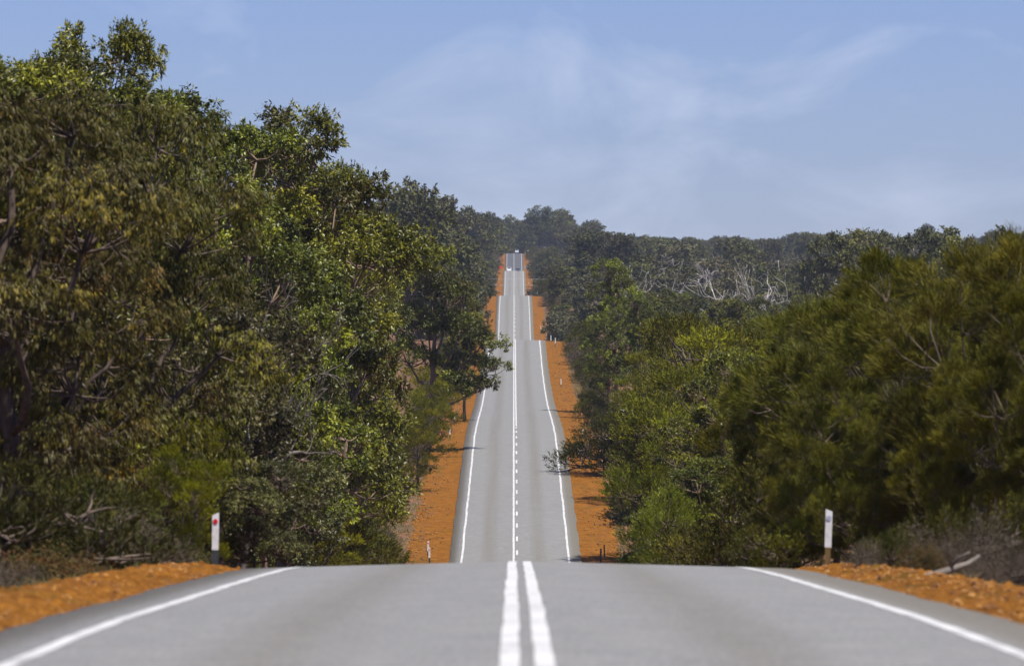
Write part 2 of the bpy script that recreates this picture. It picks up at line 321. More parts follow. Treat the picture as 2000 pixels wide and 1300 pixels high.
pm, t, n, l = new_mat('road_paint')
g = n('ShaderNodeNewGeometry'); mp = n('ShaderNodeMapping'); mp.inputs['Scale'].default_value = (1, 0.12, 0.1); l(g.outputs['Position'], mp.inputs[0]); f1 = noise(n, l, mp.outputs[0], 30.0, 5, 0.8); f2 = noise(n, l, g.outputs['Position'], 1.1, 4)
ad = n('ShaderNodeMath'); l(f1, ad.inputs[0]); l(f2, ad.inputs[1])
rp = ramp(n, [(0.34, (0.16, 0.157, 0.15)), (0.42, (0.33, 0.325, 0.31)), (0.52, (0.46, 0.455, 0.44)), (1.0, (0.54, 0.535, 0.52))])
hf = n('ShaderNodeMath'); hf.operation = 'MULTIPLY'; hf.inputs[1].default_value = 0.5; l(ad.outputs[0], hf.inputs[0]); l(hf.outputs[0], rp.inputs[0])
b = n('ShaderNodeBsdfPrincipled'); b.inputs['Roughness'].default_value = 0.6; l(rp.outputs[0], b.inputs['Base Color'])
o = n('ShaderNodeOutputMaterial'); l(b.outputs[0], o.inputs['Surface'])
def stripe(name, xc, w, y0, y1, wav=0.0, ph=0.0):
    yy = ry[(ry > y0) & (ry < y1)]; yy = np.concatenate([[y0], yy, [y1]])
    c = xc + wav * (wob(yy * 0.9, ph * 3, 1.0, ph) + 0.6 * wob(yy * 3.1, ph, 1.0, ph))
    w2 = w * (1 + 0.10 * wob(yy * 2.7, 5.0, 1.0, ph)) / 2
    Xl = np.stack([c - w2, c + w2], 1); Yl = np.repeat(yy[:, None], 2, 1)
    Zl = zr(Yl) + crossfall(Xl) + 0.005
    # follow the road's own facets between its columns of vertices
    xc_ = np.array([-3.98, -3.2, -2.2, -1.2, -0.6, -0.25, 0, 0.25, 0.6, 1.2, 2.2, 3.2, 3.98])
    Zl = zr(Yl) + np.interp(Xl, xc_, crossfall(xc_)) + 0.005
    if abs(xc) < 0.3:                      # the narrow middle strips bend over the crown
        pass
    return add(name, mesh_of(name, np.stack([Xl + RC, Yl, Zl], -1), grid_quads(np.arange(Xl.size).reshape(Xl.shape)), None, pm, None, True), road)
stripe('edge_line', -3.28, 0.13, -60, 2678, 0.022, 1.0)
stripe('edge_line', 3.28, 0.13, -60, 2678, 0.022, 2.0)
stripe('centre_line', -0.105, 0.12, -60, 2678, 0.008, 3.0)
stripe('centre_line', 0.105, 0.12, -60, 262, 0.006, 4.0)          # double barrier line over the near crest
stripe('centre_line', 0.105, 0.12, 484, 800, 0.012, 5.0)          # and over the second one
for k in range(22): stripe('centre_dash', 0.105, 0.12, 272 + k * 9.8, 275.4 + k * 9.8, 0.0, 1.0)
for k in range(30): stripe('centre_dash', 0.105, 0.12, 1060 + k * 10.0, 1063.4 + k * 10.0, 0.0, 1.0)

sm_, t, n, l = new_mat('laterite_stone')
g = n('ShaderNodeNewGeometry'); rp = ramp(n, [(0.0, (0.075, 0.026, 0.008)), (0.45, (0.19, 0.076, 0.009)), (0.85, (0.29, 0.125, 0.015)), (1.0, (0.30, 0.165, 0.05))]); l(g.outputs['Random Per Island'], rp.inputs[0])
b = n('ShaderNodeBsdfPrincipled'); b.inputs['Roughness'].default_value = 0.9; l(rp.outputs[0], b.inputs['Base Color']); o = n('ShaderNodeOutputMaterial'); l(b.outputs[0], o.inputs['Surface'])
# loose stones on the near verges (nobody could count them)
rs = np.random.default_rng(11)
ico = np.array([(0, 0, 1), (0.9, 0, 0.3), (0.28, 0.85, 0.3), (-0.72, 0.53, 0.3), (-0.72, -0.53, 0.3), (0.28, -0.85, 0.3), (0, 0, -0.6)])
icof = np.array([(0, 1, 2), (0, 2, 3), (0, 3, 4), (0, 4, 5), (0, 5, 1), (6, 2, 1), (6, 3, 2), (6, 4, 3), (6, 5, 4), (6, 1, 5)])
for side in (-1, 1):
    n_ = 14000
    d = 30 + 90 * rs.random(n_) ** 1.1; s = np.abs(rs.normal(1.15, 0.62, n_)); s = np.where(s < 0.12, 0.4, s)
    r = 0.008 + 0.026 * rs.random(n_) ** 3 + 0.035 * (rs.random(n_) < 0.06) * rs.random(n_)
    P = np.stack([RC + side * (SEAL + s), d, shoulder_z(s, d, side) + r * 0.35], 1)
    an = rs.random(n_) * 6.28; ca, sa = np.cos(an), np.sin(an)
    V = ico[None] * (r[:, None, None] * (0.75 + 0.5 * rs.random((n_, 7, 1))))
    V = np.stack([V[..., 0] * ca[:, None] - V[..., 1] * sa[:, None], V[..., 0] * sa[:, None] + V[..., 1] * ca[:, None], V[..., 2] * 0.8], -1) + P[:, None]
    F = (icof[None] + (np.arange(n_) * 7)[:, None, None]).reshape(-1, 3)
    tag(add('gravel_stones', mesh_of('gravel_stones', V, None, F, sm_)), 'loose orange gravel stones along the %s verge in front' % ('left' if side < 0 else 'right'), 'gravel', kind='stuff')

n_ = 9000
for side in (-1, 1):
    d = 330 + 450 * rs.random(n_) ** 1.3; s = 0.25 + 3.0 * np.sqrt(rs.random(n_)); s = np.where(wob(d * 0.8, s * 4, 1.0, side) > -0.1, s, 2.4 + 0.9 * rs.random(n_))
    r = 0.02 + 0.07 * rs.random(n_) ** 3
    P = np.stack([RC + side * (SEAL + s), d, shoulder_z(s, d, side) + r * 0.2], 1)
    V = ico[None] * (r[:, None, None] * (0.7 + 0.6 * rs.random((n_, 7, 1)))) + P[:, None]
    F = (icof[None] + (np.arange(n_) * 7)[:, None, None]).reshape(-1, 3)
    tag(add('gravel_clods', mesh_of('gravel_clods', V, None, F, sm_)), 'loose laterite clods scattered over the %s verge of the second rise' % ('left' if side < 0 else 'right'), 'gravel', kind='stuff')

# ------------------------------------------------------------------ plants: the builders
def unit(v): return v / (np.linalg.norm(v, axis=-1, keepdims=True) + 1e-9)
def sph(rng, n):
    return unit(rng.standard_normal((n, 3)))

def leaf_quads(rng, P, D, Ln, Wd, droop=0.1, face=None):
    n = len(P); side = unit(np.cross(D, sph(rng, n) if face is None else 0.75 * sph(rng, n) + face))
    nrm = np.cross(D, side)
    Ln = Ln[:, None]; Wd = Wd[:, None]
    mid = P + D * Ln * 0.45 + nrm * Ln * 0.06
    tip = P + D * Ln; tip[:, 2] -= (droop * Ln[:, 0])
    V = np.stack([P, mid - side * Wd / 2, tip, mid + side * Wd / 2], 1).reshape(-1, 3)
    return V, np.arange(n * 4).reshape(n, 4)

STY = {  # twig: (outward lobe, outward clump, up, random)   leaf: (along twig, random, vertical)
    'gum': ((0.6, 0.7, 0.25, 0.45), (0.7, 0.75, -0.30)),
    'weep': ((0.35, 0.5, -0.55, 0.4), (0.45, 0.40, -0.75)),
    'tea': ((0.55, 0.6, 0.75, 0.35), (1.0, 0.45, 0.25)),
    'oak': ((0.55, 0.5, 0.55, 0.35), (1.0, 0.40, 0.05)),
    'twig': ((0.5, 0.6, 0.5, 0.6), (0.7, 0.7, 0.1)),
}
def crown(seed, lobes, clumps, twigs, leaves, rc, tl, Ln, Wd, style, wind=(0, 0, 0), hollow=0.5, flat=0.75, tintbias=0.0, droop=0.1, under=-0.05):
    """lobes (x,y,z,rx,ry,rz); returns leaf vertices, quads, tint and the clump centres with their lobe"""
    rng = np.random.default_rng(seed)
    lb = np.array(lobes, float); vol = (lb[:, 3] * lb[:, 4] * lb[:, 5]) ** (2 / 3.); cnt = np.maximum(3, np.round(clumps * vol / vol.sum())).astype(int)
    li = np.repeat(np.arange(len(lb)), cnt); nC = len(li)
    u = sph(rng, nC); u[:, 2] = np.where((u[:, 2] < under) & (rng.random(nC) < 0.85), np.abs(u[:, 2]), u[:, 2])
    rr = hollow + (1.04 - hollow) * rng.random(nC) ** 0.6
    C = lb[li, :3] + u * lb[li, 3:] * rr[:, None]
    crad = rc * (0.6 + 0.8 * rng.random(nC))
    ltint = rng.normal(0.5 + tintbias, 0.10, len(lb)); ctint = np.clip(ltint[li] + rng.normal(0, 0.12, nC), 0, 1)
    # twigs
    nT = nC * twigs; ci = np.repeat(np.arange(nC), twigs)
    v = sph(rng, nT) * (rng.random((nT, 1)) ** 0.45)
    v[:, 2] *= flat
    T0 = C[ci] + v * crad[ci][:, None]
    st, sl = STY[style]
    uo = unit(T0 - lb[li[ci], :3])
    TD = unit(st[0] * uo + st[1] * unit(v) + np.array([0, 0, st[2]]) + st[3] * sph(rng, nT) + np.array(wind))
    TL = tl * (0.6 + 0.8 * rng.random(nT))
    # leaves
    nL = nT * leaves; ti = np.repeat(np.arange(nT), leaves)
    w = rng.random(nL) ** 0.8
    P = T0[ti] + TD[ti] * (TL[ti] * w)[:, None] + 0.03 * rng.standard_normal((nL, 3)) * (Ln / 0.15) ** 0.5
    D = unit(sl[0] * TD[ti] + sl[1] * sph(rng, nL) + np.array([0, 0, sl[2]]) + 0.6 * np.array(wind))
    ln = Ln * (0.6 + 0.7 * rng.random(nL)); wd = Wd * (0.7 + 0.6 * rng.random(nL))
    V, Q = leaf_quads(rng, P, D, ln, wd, droop, 0.45 * unit(v)[ti] + np.array([0, 0, 0.75]))
    tint = np.clip(ctint[ci][ti] + 0.20 * (w - 0.5) + rng.normal(0, 0.10, nL), 0, 1)
    return V, Q, tint, C, li, lb, (T0, TD, TL)

def curve(a, b, bulge, n=5):
    t = np.linspace(0, 1, n)[:, None]
    return a * (1 - t) + b * t + bulge * (4 * t * (1 - t))

def wood(seed, C, li, lb, trunk, r0, clump_r=0.018, fork=0.45, sides=7, branch=True):
    """one woody mesh: trunk polyline, a limb to each lobe, a branchlet to each clump"""
    rng = np.random.default_rng(seed + 99)
    mb = MB(); trunk = np.array(trunk, float)
    seg = np.linspace(0, 1, 12)
    kk = np.linspace(0, 1, len(trunk))
    tp = np.stack([np.interp(seg, kk, trunk[:, i]) for i in range(3)], 1)
    tp[1:-1, :2] += rng.normal(0, r0 * 0.35, (10, 2))
    rad = r0 * (1 - 0.72 * seg); rad[0] *= 1.35
    mb.tube(tp, rad, sides)
    hub = []
    for j in range(len(lb)):
        cen = lb[j, :3]
        k = np.argmin(np.abs(tp[:, 2] - max(cen[2] * fork, tp[:, 2].max() * 0.25)))
        k = min(max(k, 3), 11)
        a = tp[k]; bul = np.array([0, 0, -0.08 * np.linalg.norm(cen - a)]) + rng.normal(0, 0.15, 3)
        p = curve(a, cen, bul, 7); p[1:-1] += rng.normal(0, 0.05, (5, 3))
        rj = min(rad[k] * 0.7, r0 * 0.5)
        mb.tube(p, np.linspace(rj, rj * 0.35, 7), max(4, sides - 2)); hub.append(p)
    if branch:
        for i in range(len(C)):
            h = hub[li[i]]; a = h[rng.integers(5, 7)]
            dlt = C[i] - a
            p = curve(a, C[i], np.array([0, 0, -0.1 * np.linalg.norm(dlt)]) + rng.normal(0, 0.06, 3), 4)
            mb.tube(p, np.linspace(clump_r * 1.9, clump_r * 0.6, 4), 3, False)
    return mb

def twig_strips(rng, T0, TD, TL, w):           # the twigs of a crown as thin blades
    n = len(T0); s = unit(np.cross(TD, sph(rng, n))) * w
    B = T0 - TD * TL[:, None] * 0.6; E = T0 + TD * TL[:, None]
    V = np.stack([B - s, B + s, E], 1).reshape(-1, 3)
    return V, np.arange(n * 3).reshape(n, 3)

class Proto:                                   # meshes of one kind of plant, height H, shared by all copies
    def __init__(s, H, parts, Rw): s.H = H; s.parts = parts; s.Rw = Rw

def make(seed, H, lobes, clumps, twigs, leaves, rc, tl, Ln, Wd, style, mat, trunk, r0, bark='bark', **k):
    cb = k.pop('clump_r', 0.018); fork = k.pop('fork', 0.60); branch = k.pop('branch', True); sides = k.pop('sides', 7); show_twigs = k.pop('show_twigs', 0)
    V, Q, ti, C, li, lb, tw = crown(seed, lobes, clumps, twigs, leaves, rc, tl, Ln, Wd, style, **k)
    mb = wood(seed, C, li, lb, trunk, r0, cb, fork, sides, branch)
    if show_twigs:
        rng = np.random.default_rng(seed); sel = rng.random(len(tw[0])) < show_twigs
        v2, t2 = twig_strips(rng, tw[0][sel], tw[1][sel], tw[2][sel], cb * 0.5); mb.put(v2, (), t2)
    top = np.percentile(V[:, 2], 99.8); Rw = np.percentile(np.abs(V[:, 0]), 97)
    return Proto(top, [('trunk', mb.mesh('trunk', M[bark], True)), ('crown', mesh_of('crown', V, Q, None, M[mat], ti))], Rw)

def rl(seed, n, H, spread, zlo, zhi, r, flatz=0.75):     # random lobes filling a crown
    g = np.random.default_rng(seed); o = []
    for i in range(n):
        a = i * 2.4 + g.random(); f = (i + 0.5) / n
        z = zlo + (zhi - zlo) * f
        q = spread * math.sqrt(max(0.05, 1 - ((f - 0.35) / 0.75) ** 2)) * (0.45 + 0.55 * g.random())
        rr = r * (0.75 + 0.5 * g.random())
        o.append((math.cos(a) * q, math.sin(a) * q, z * H, rr, rr, rr * flatz))
    return o

PR = {}
def bank(kind, p): PR.setdefault(kind, []).append(p)
for i in range(3):
    bank('gum', make(100 + i, 13, rl(100 + i, 16, 13, 2.7, 0.24, 0.93, 1.30, 0.62), 230, 25, 15, 0.40, 0.17, 0.135, 0.050, 'gum', 'gum', [(0, 0, -0.5), (0.3, 0.1, 3), (0.1, -0.2, 6.5), (0.2, 0, 10)], 0.22, 'limb', hollow=0.70, show_twigs=0.10, tintbias=0.11))  # tint bias puts sunlit crown highlights into the leaf colour
# weeping peppermints, near
for i in range(2):
    bank('weep', make(200 + i, 10.5, rl(200 + i, 15, 10.5, 2.4, 0.16, 0.92, 1.15, 0.75), 210, 24, 16, 0.40, 0.24, 0.115, 0.029, 'weep', 'weep', [(0, 0, -0.5), (0.1, 0.1, 3), (-0.2, -0.2, 6), (0, 0, 8.6)], 0.20, hollow=0.66, show_twigs=0.2, under=-0.3))
# a gum that leans out over the road (local +X)
bank('lean', make(150, 13, [(0, 0, 11, 1.5, 1.5, 1.1), (-1, .5, 9.5, 1.6, 1.6, 1.2), (1.2, -.4, 9.2, 1.5, 1.5, 1.1), (0, 0.6, 7.2, 1.7, 1.7, 1.2), (1.9, 0, 7.0, 1.4, 1.4, 1.0), (3.2, -.3, 6.2, 1.25, 1.2, 0.9), (-1.2, 0, 5.2, 1.6, 1.6, 1.2), (2.2, .2, 4.9, 1.1, 1.1, 0.8), (3.9, 0, 4.9, 0.85, 0.9, 0.7), (1.2, -.4, 3.6, 1.2, 1.2, 0.9), (3.3, .1, 3.7, 0.7, 0.7, 0.55)],
     200, 24, 14, 0.42, 0.17, 0.14, 0.052, 'gum', 'gum', [(0, 0, -0.5), (0.2, 0.1, 3), (0.3, -0.2, 6.5), (0.2, 0, 9.5)], 0.22, 'limb', hollow=0.66))
# grey-leafed small gums
for i in range(2):
    bank('grey', make(300 + i, 7, rl(300 + i, 10, 7, 1.8, 0.20, 0.88, 1.05, 0.75), 160, 22, 13, 0.33, 0.16, 0.105, 0.042, 'gum', 'grey', [(0, 0, -0.5), (0.2, 0, 2), (0, 0.2, 5.5)], 0.12, hollow=0.68, show_twigs=0.25))
# fine-leafed tea trees
for i in range(2):
    bank('tea', make(400 + i, 5.5, rl(400 + i, 15, 5.5, 1.6, 0.14, 0.90, 0.72, 0.85), 140, 30, 16, 0.27, 0.18, 0.078, 0.017, 'tea', 'tea', [(0, 0, -0.4), (0.1, 0.1, 1.5), (0, 0, 4)], 0.08, hollow=0.75, show_twigs=0.15, clump_r=0.010, tintbias=0.09))
# sheoaks with long swept needles
for i in range(2):
    bank('oak', make(500 + i, 7, rl(500 + i, 20, 7, 2.2, 0.16, 0.90, 0.85, 0.85), 150, 34, 20, 0.29, 0.19, 0.20, 0.0115, 'oak', 'oak', [(0, 0, -0.5), (0.1, 0.1, 2), (-0.2, 0, 5)], 0.10, hollow=0.75, wind=(-0.16, 0, 0.06), show_twigs=0.2, droop=0.10, tintbias=0.02, clump_r=0.010))
# bright young bush and dark low bushes
bank('bright', make(600, 2.6, rl(600, 6, 2.6, 0.7, 0.2, 0.85, 0.62, 0.85), 60, 18, 12, 0.30, 0.22, 0.09, 0.020, 'tea', 'bright', [(0, 0, -0.3), (0, 0, 1.8)], 0.05, hollow=0.6))
for i in range(2):
    bank('bush', make(620 + i, 2.2, rl(620 + i, 8, 2.2, 0.95, 0.12, 0.80, 0.62, 0.8), 70, 18, 12, 0.30, 0.22, 0.085, 0.022, 'tea', 'scrub', [(0, 0, -0.3), (0, 0, 1.4)], 0.05, hollow=0.55, show_twigs=0.2))
# dry, twiggy heath bushes
for i in range(2):
    bank('heath', make(640 + i, 1.5, rl(640 + i, 7, 1.5, 0.75, 0.10, 0.75, 0.5, 0.8), 60, 16, 9, 0.28, 0.30, 0.13, 0.009, 'twig', 'twig', [(0, 0, -0.2), (0, 0, 1.0)], 0.04, hollow=0.3))
bank('bracken', make(660, 1.3, rl(660, 7, 1.3, 0.8, 0.15, 0.75, 0.5, 0.6), 50, 14, 12, 0.30, 0.30, 0.10, 0.022, 'gum', 'bracken', [(0, 0, -0.2), (0, 0, 0.8)], 0.03, hollow=0.3))
# middle distance
for i in range(4):
    bank('mid', make(700 + i, 10, rl(700 + i, 12, 10, 2.4, 0.28, 0.9, 1.25, 0.65), 130, 13, 10, 0.42, 0.22, 0.23, 0.10, 'gum', 'gum' if i % 2 else 'far', [(0, 0, -0.5), (0.2, 0.1, 3), (0, -0.2, 7.6)], 0.18, 'limb', hollow=0.55, sides=5, clump_r=0.012))
for i in range(2):
    bank('midtea', make(720 + i, 5.5, rl(720 + i, 12, 5.5, 1.7, 0.16, 0.88, 0.8, 0.85), 110, 16, 10, 0.30, 0.20, 0.15, 0.048, 'tea', 'tea', [(0, 0, -0.4), (0, 0, 4)], 0.09, hollow=0.6, sides=5))
# far: umbrella-headed gums
def umbrella(seed, H, n, spread, mat='far', leaf=0.5):
    g = np.random.default_rng(seed); lob = []
    for i in range(n):
        f = i / max(1, n - 1); a = i * 2.4 + g.random()
        q = spread * (1 - 0.65 * f) * (0.35 + 0.65 * g.random())
        rr = H * 0.125 * (0.75 + 0.5 * g.random())
        lob.append((math.cos(a) * q, math.sin(a) * q, H * (0.42 + 0.5 * f), rr * 1.25, rr * 1.25, rr * 0.62))
    return make(seed, H, lob, 7 * n, 12, 8, H * 0.045, 0.35, leaf, leaf * 0.45, 'gum', mat, [(0, 0, -1), (0.3, 0.1, H * 0.3), (0, -0.2, H * 0.75)], H * 0.018, 'limb', hollow=0.3, sides=5, clump_r=0.03)
for i in range(4): bank('umb', umbrella(740 + i, 16, 11 + i, 4.2, 'far2' if i == 2 else 'far'))
for i in range(3):
    bank('farbush', make(760 + i, 7, rl(760 + i, 7, 7, 2.4, 0.25, 0.85, 1.3, 0.65), 60, 10, 7, 0.55, 0.35, 0.42, 0.20, 'gum', 'far2' if i == 1 else 'far', [(0, 0, -0.5), (0, 0, 5)], 0.14, hollow=0.6, sides=4, branch=False))

def bare(seed, H, r0, mat, depth=5, spread=0.75, up=0.25, kids=(2, 3), shrink=0.74, lean=(0, 0), minr=0.012, wig=0.12):
    g = np.random.default_rng(seed); mb = MB()
    def grow(p, d, ln, r, k):
        n = 5; P = [p]
        for i in range(n - 1):
            d = unit(d + g.normal(0, wig, 3)); P.append(P[-1] + d * ln / (n - 1))
        r1 = max(minr, r * 0.62)
        mb.tube(np.array(P), np.linspace(r, r1, n), 5 if k > 2 else 3, k <= 0)
        if k <= 0: return
        for j in range(g.integers(kids[0], kids[1] + 1)):
            nd = unit(d + spread * sph(g, 1)[0] + np.array([0, 0, up]))
            grow(P[-1] if j < 2 else P[3], nd, ln * shrink * (0.75 + 0.5 * g.random()), r1, k - 1)
    grow(np.array([0, 0, -0.4]), unit(np.array([lean[0], lean[1], 1.0])), H * 0.30, r0, depth)
    me = mb.mesh('trunk', M[mat], True)
    V = np.concatenate(mb.v)
    return Proto(V[:, 2].max(), [('bare_branches', me)], np.abs(V[:, 0]).max())
for i in range(5): bank('dead', bare(800 + i, 9, 0.16, 'white_bark', 4, 0.75, 0.35, (2, 3), 0.80, (0.15 * (i - 2), 0), 0.022, 0.3))
for i in range(2): bank('deadgrey', bare(820 + i, 5, 0.12, 'grey_wood', 6, 0.55, 0.15, (2, 3), 0.74, (0.5 if i else -0.3, 0), 0.008, 0.14))

# ------------------------------------------------------------------ planting
def px2x(px, d): return (px - VPX) * d / FPX
def x2px(x, d): return VPX + x * FPX / d
def z2py(z, d): return HOR - (z - EYE) * FPX / d
rp_ = np.random.default_rng(77)
NAMES = {'gum': ('gum_tree', 'tree'), 'weep': ('peppermint_tree', 'tree'), 'grey': ('gum_tree', 'tree'), 'tea': ('tea_tree', 'tree'), 'oak': ('sheoak_tree', 'tree'),
         'bright': ('bush', 'bush'), 'bush': ('bush', 'bush'), 'heath': ('heath_bush', 'bush'), 'bracken': ('bracken_fern', 'fern'), 'mid': ('gum_tree', 'tree'), 'midtea': ('tea_tree', 'tree'), 'lean': ('gum_tree', 'tree'),
         'umb': ('tall_gum_tree', 'tree'), 'farbush': ('scrub_tree', 'tree'), 'dead': ('dead_tree', 'dead tree'), 'deadgrey': ('dead_tree', 'dead tree')}
COLS = np.full(520, 2000.0)      # highest thing so far in each 4-pixel column, for leaving out what nobody sees
def occlude(px, py, w):
    a, b_ = int((px - w) / 4) + 10, int((px + w) / 4) + 10
    a, b_ = max(0, a), min(519, b_)
    if b_ > a:
        u = np.linspace(-1, 1, b_ - a); hgt = (1 - u * u) ** 0.5
        COLS[a:b_] = np.minimum(COLS[a:b_], py + (1 - hgt) * w * 0.9)
def seen(px, py, w, m=6):
    a, b_ = max(0, int((px - w) / 4) + 10), min(519, int((px + w) / 4) + 10)
    return b_ > a and bool(np.any(COLS[a:b_] > py + m))

def plant(kind, x, d, h, label, group=None, wf=1.0, var=None, rz=None, sink=0.0, tilt=(0, 0)):
    ps = PR[kind]; p = ps[(int(rp_.integers(0, 99)) if var is None else var) % len(ps)]
    s = h / p.H
    nm, cat = NAMES[kind]
    o = empty(nm, (x, d, float(ground_z(x, d)) - sink), rp_.random() * 6.28 if rz is None else rz, (s * wf, s * wf, s))
    o.rotation_euler[0], o.rotation_euler[1] = tilt
    for pn, me in p.parts: add(pn, me, o)
    tag(o, label, cat, group)
    return o

def window(x, d, rw):                 # the open verges seen over the near crest stay clear
    if 100 < d < 345:
        w = 0.9 * rw * FPX / d; px = x2px(x, d)
        px = min(px, 755 - w) if x < 0 else max(px, 1235 + w)
        x = px2x(px, d)
    return x

def by_px(kind, px, d, ytop, label, group=None, **k):
    x = px2x(px, d); ztop = EYE + (HOR - ytop) * d / FPX
    h = ztop - float(ground_z(x, d))
    if kind not in ('lean', 'umb') and d > 300 and 'lean' not in label and 'reach' not in label and kind not in ('heath', 'dead'):
        rr = PR[kind][0].Rw * max(0.6, h) / PR[kind][0].H * k.get('wf', 1.0)
        x = math.copysign(max(abs(x), (8.0 if x < 0 and d < 430 else 6.9) + 0.9 * rr), x)
    x = window(x, d, PR[kind][0].Rw * max(0.6, h) / PR[kind][0].H * k.get('wf', 1.0))
    if kind == 'lean': k['rz'] = 0.0; k['var'] = 0
    o = plant(kind, x, d, max(0.6, h), label, group, **k)
    p = PR[kind][0]; w = p.Rw * o.scale[0] * FPX / d
    return o

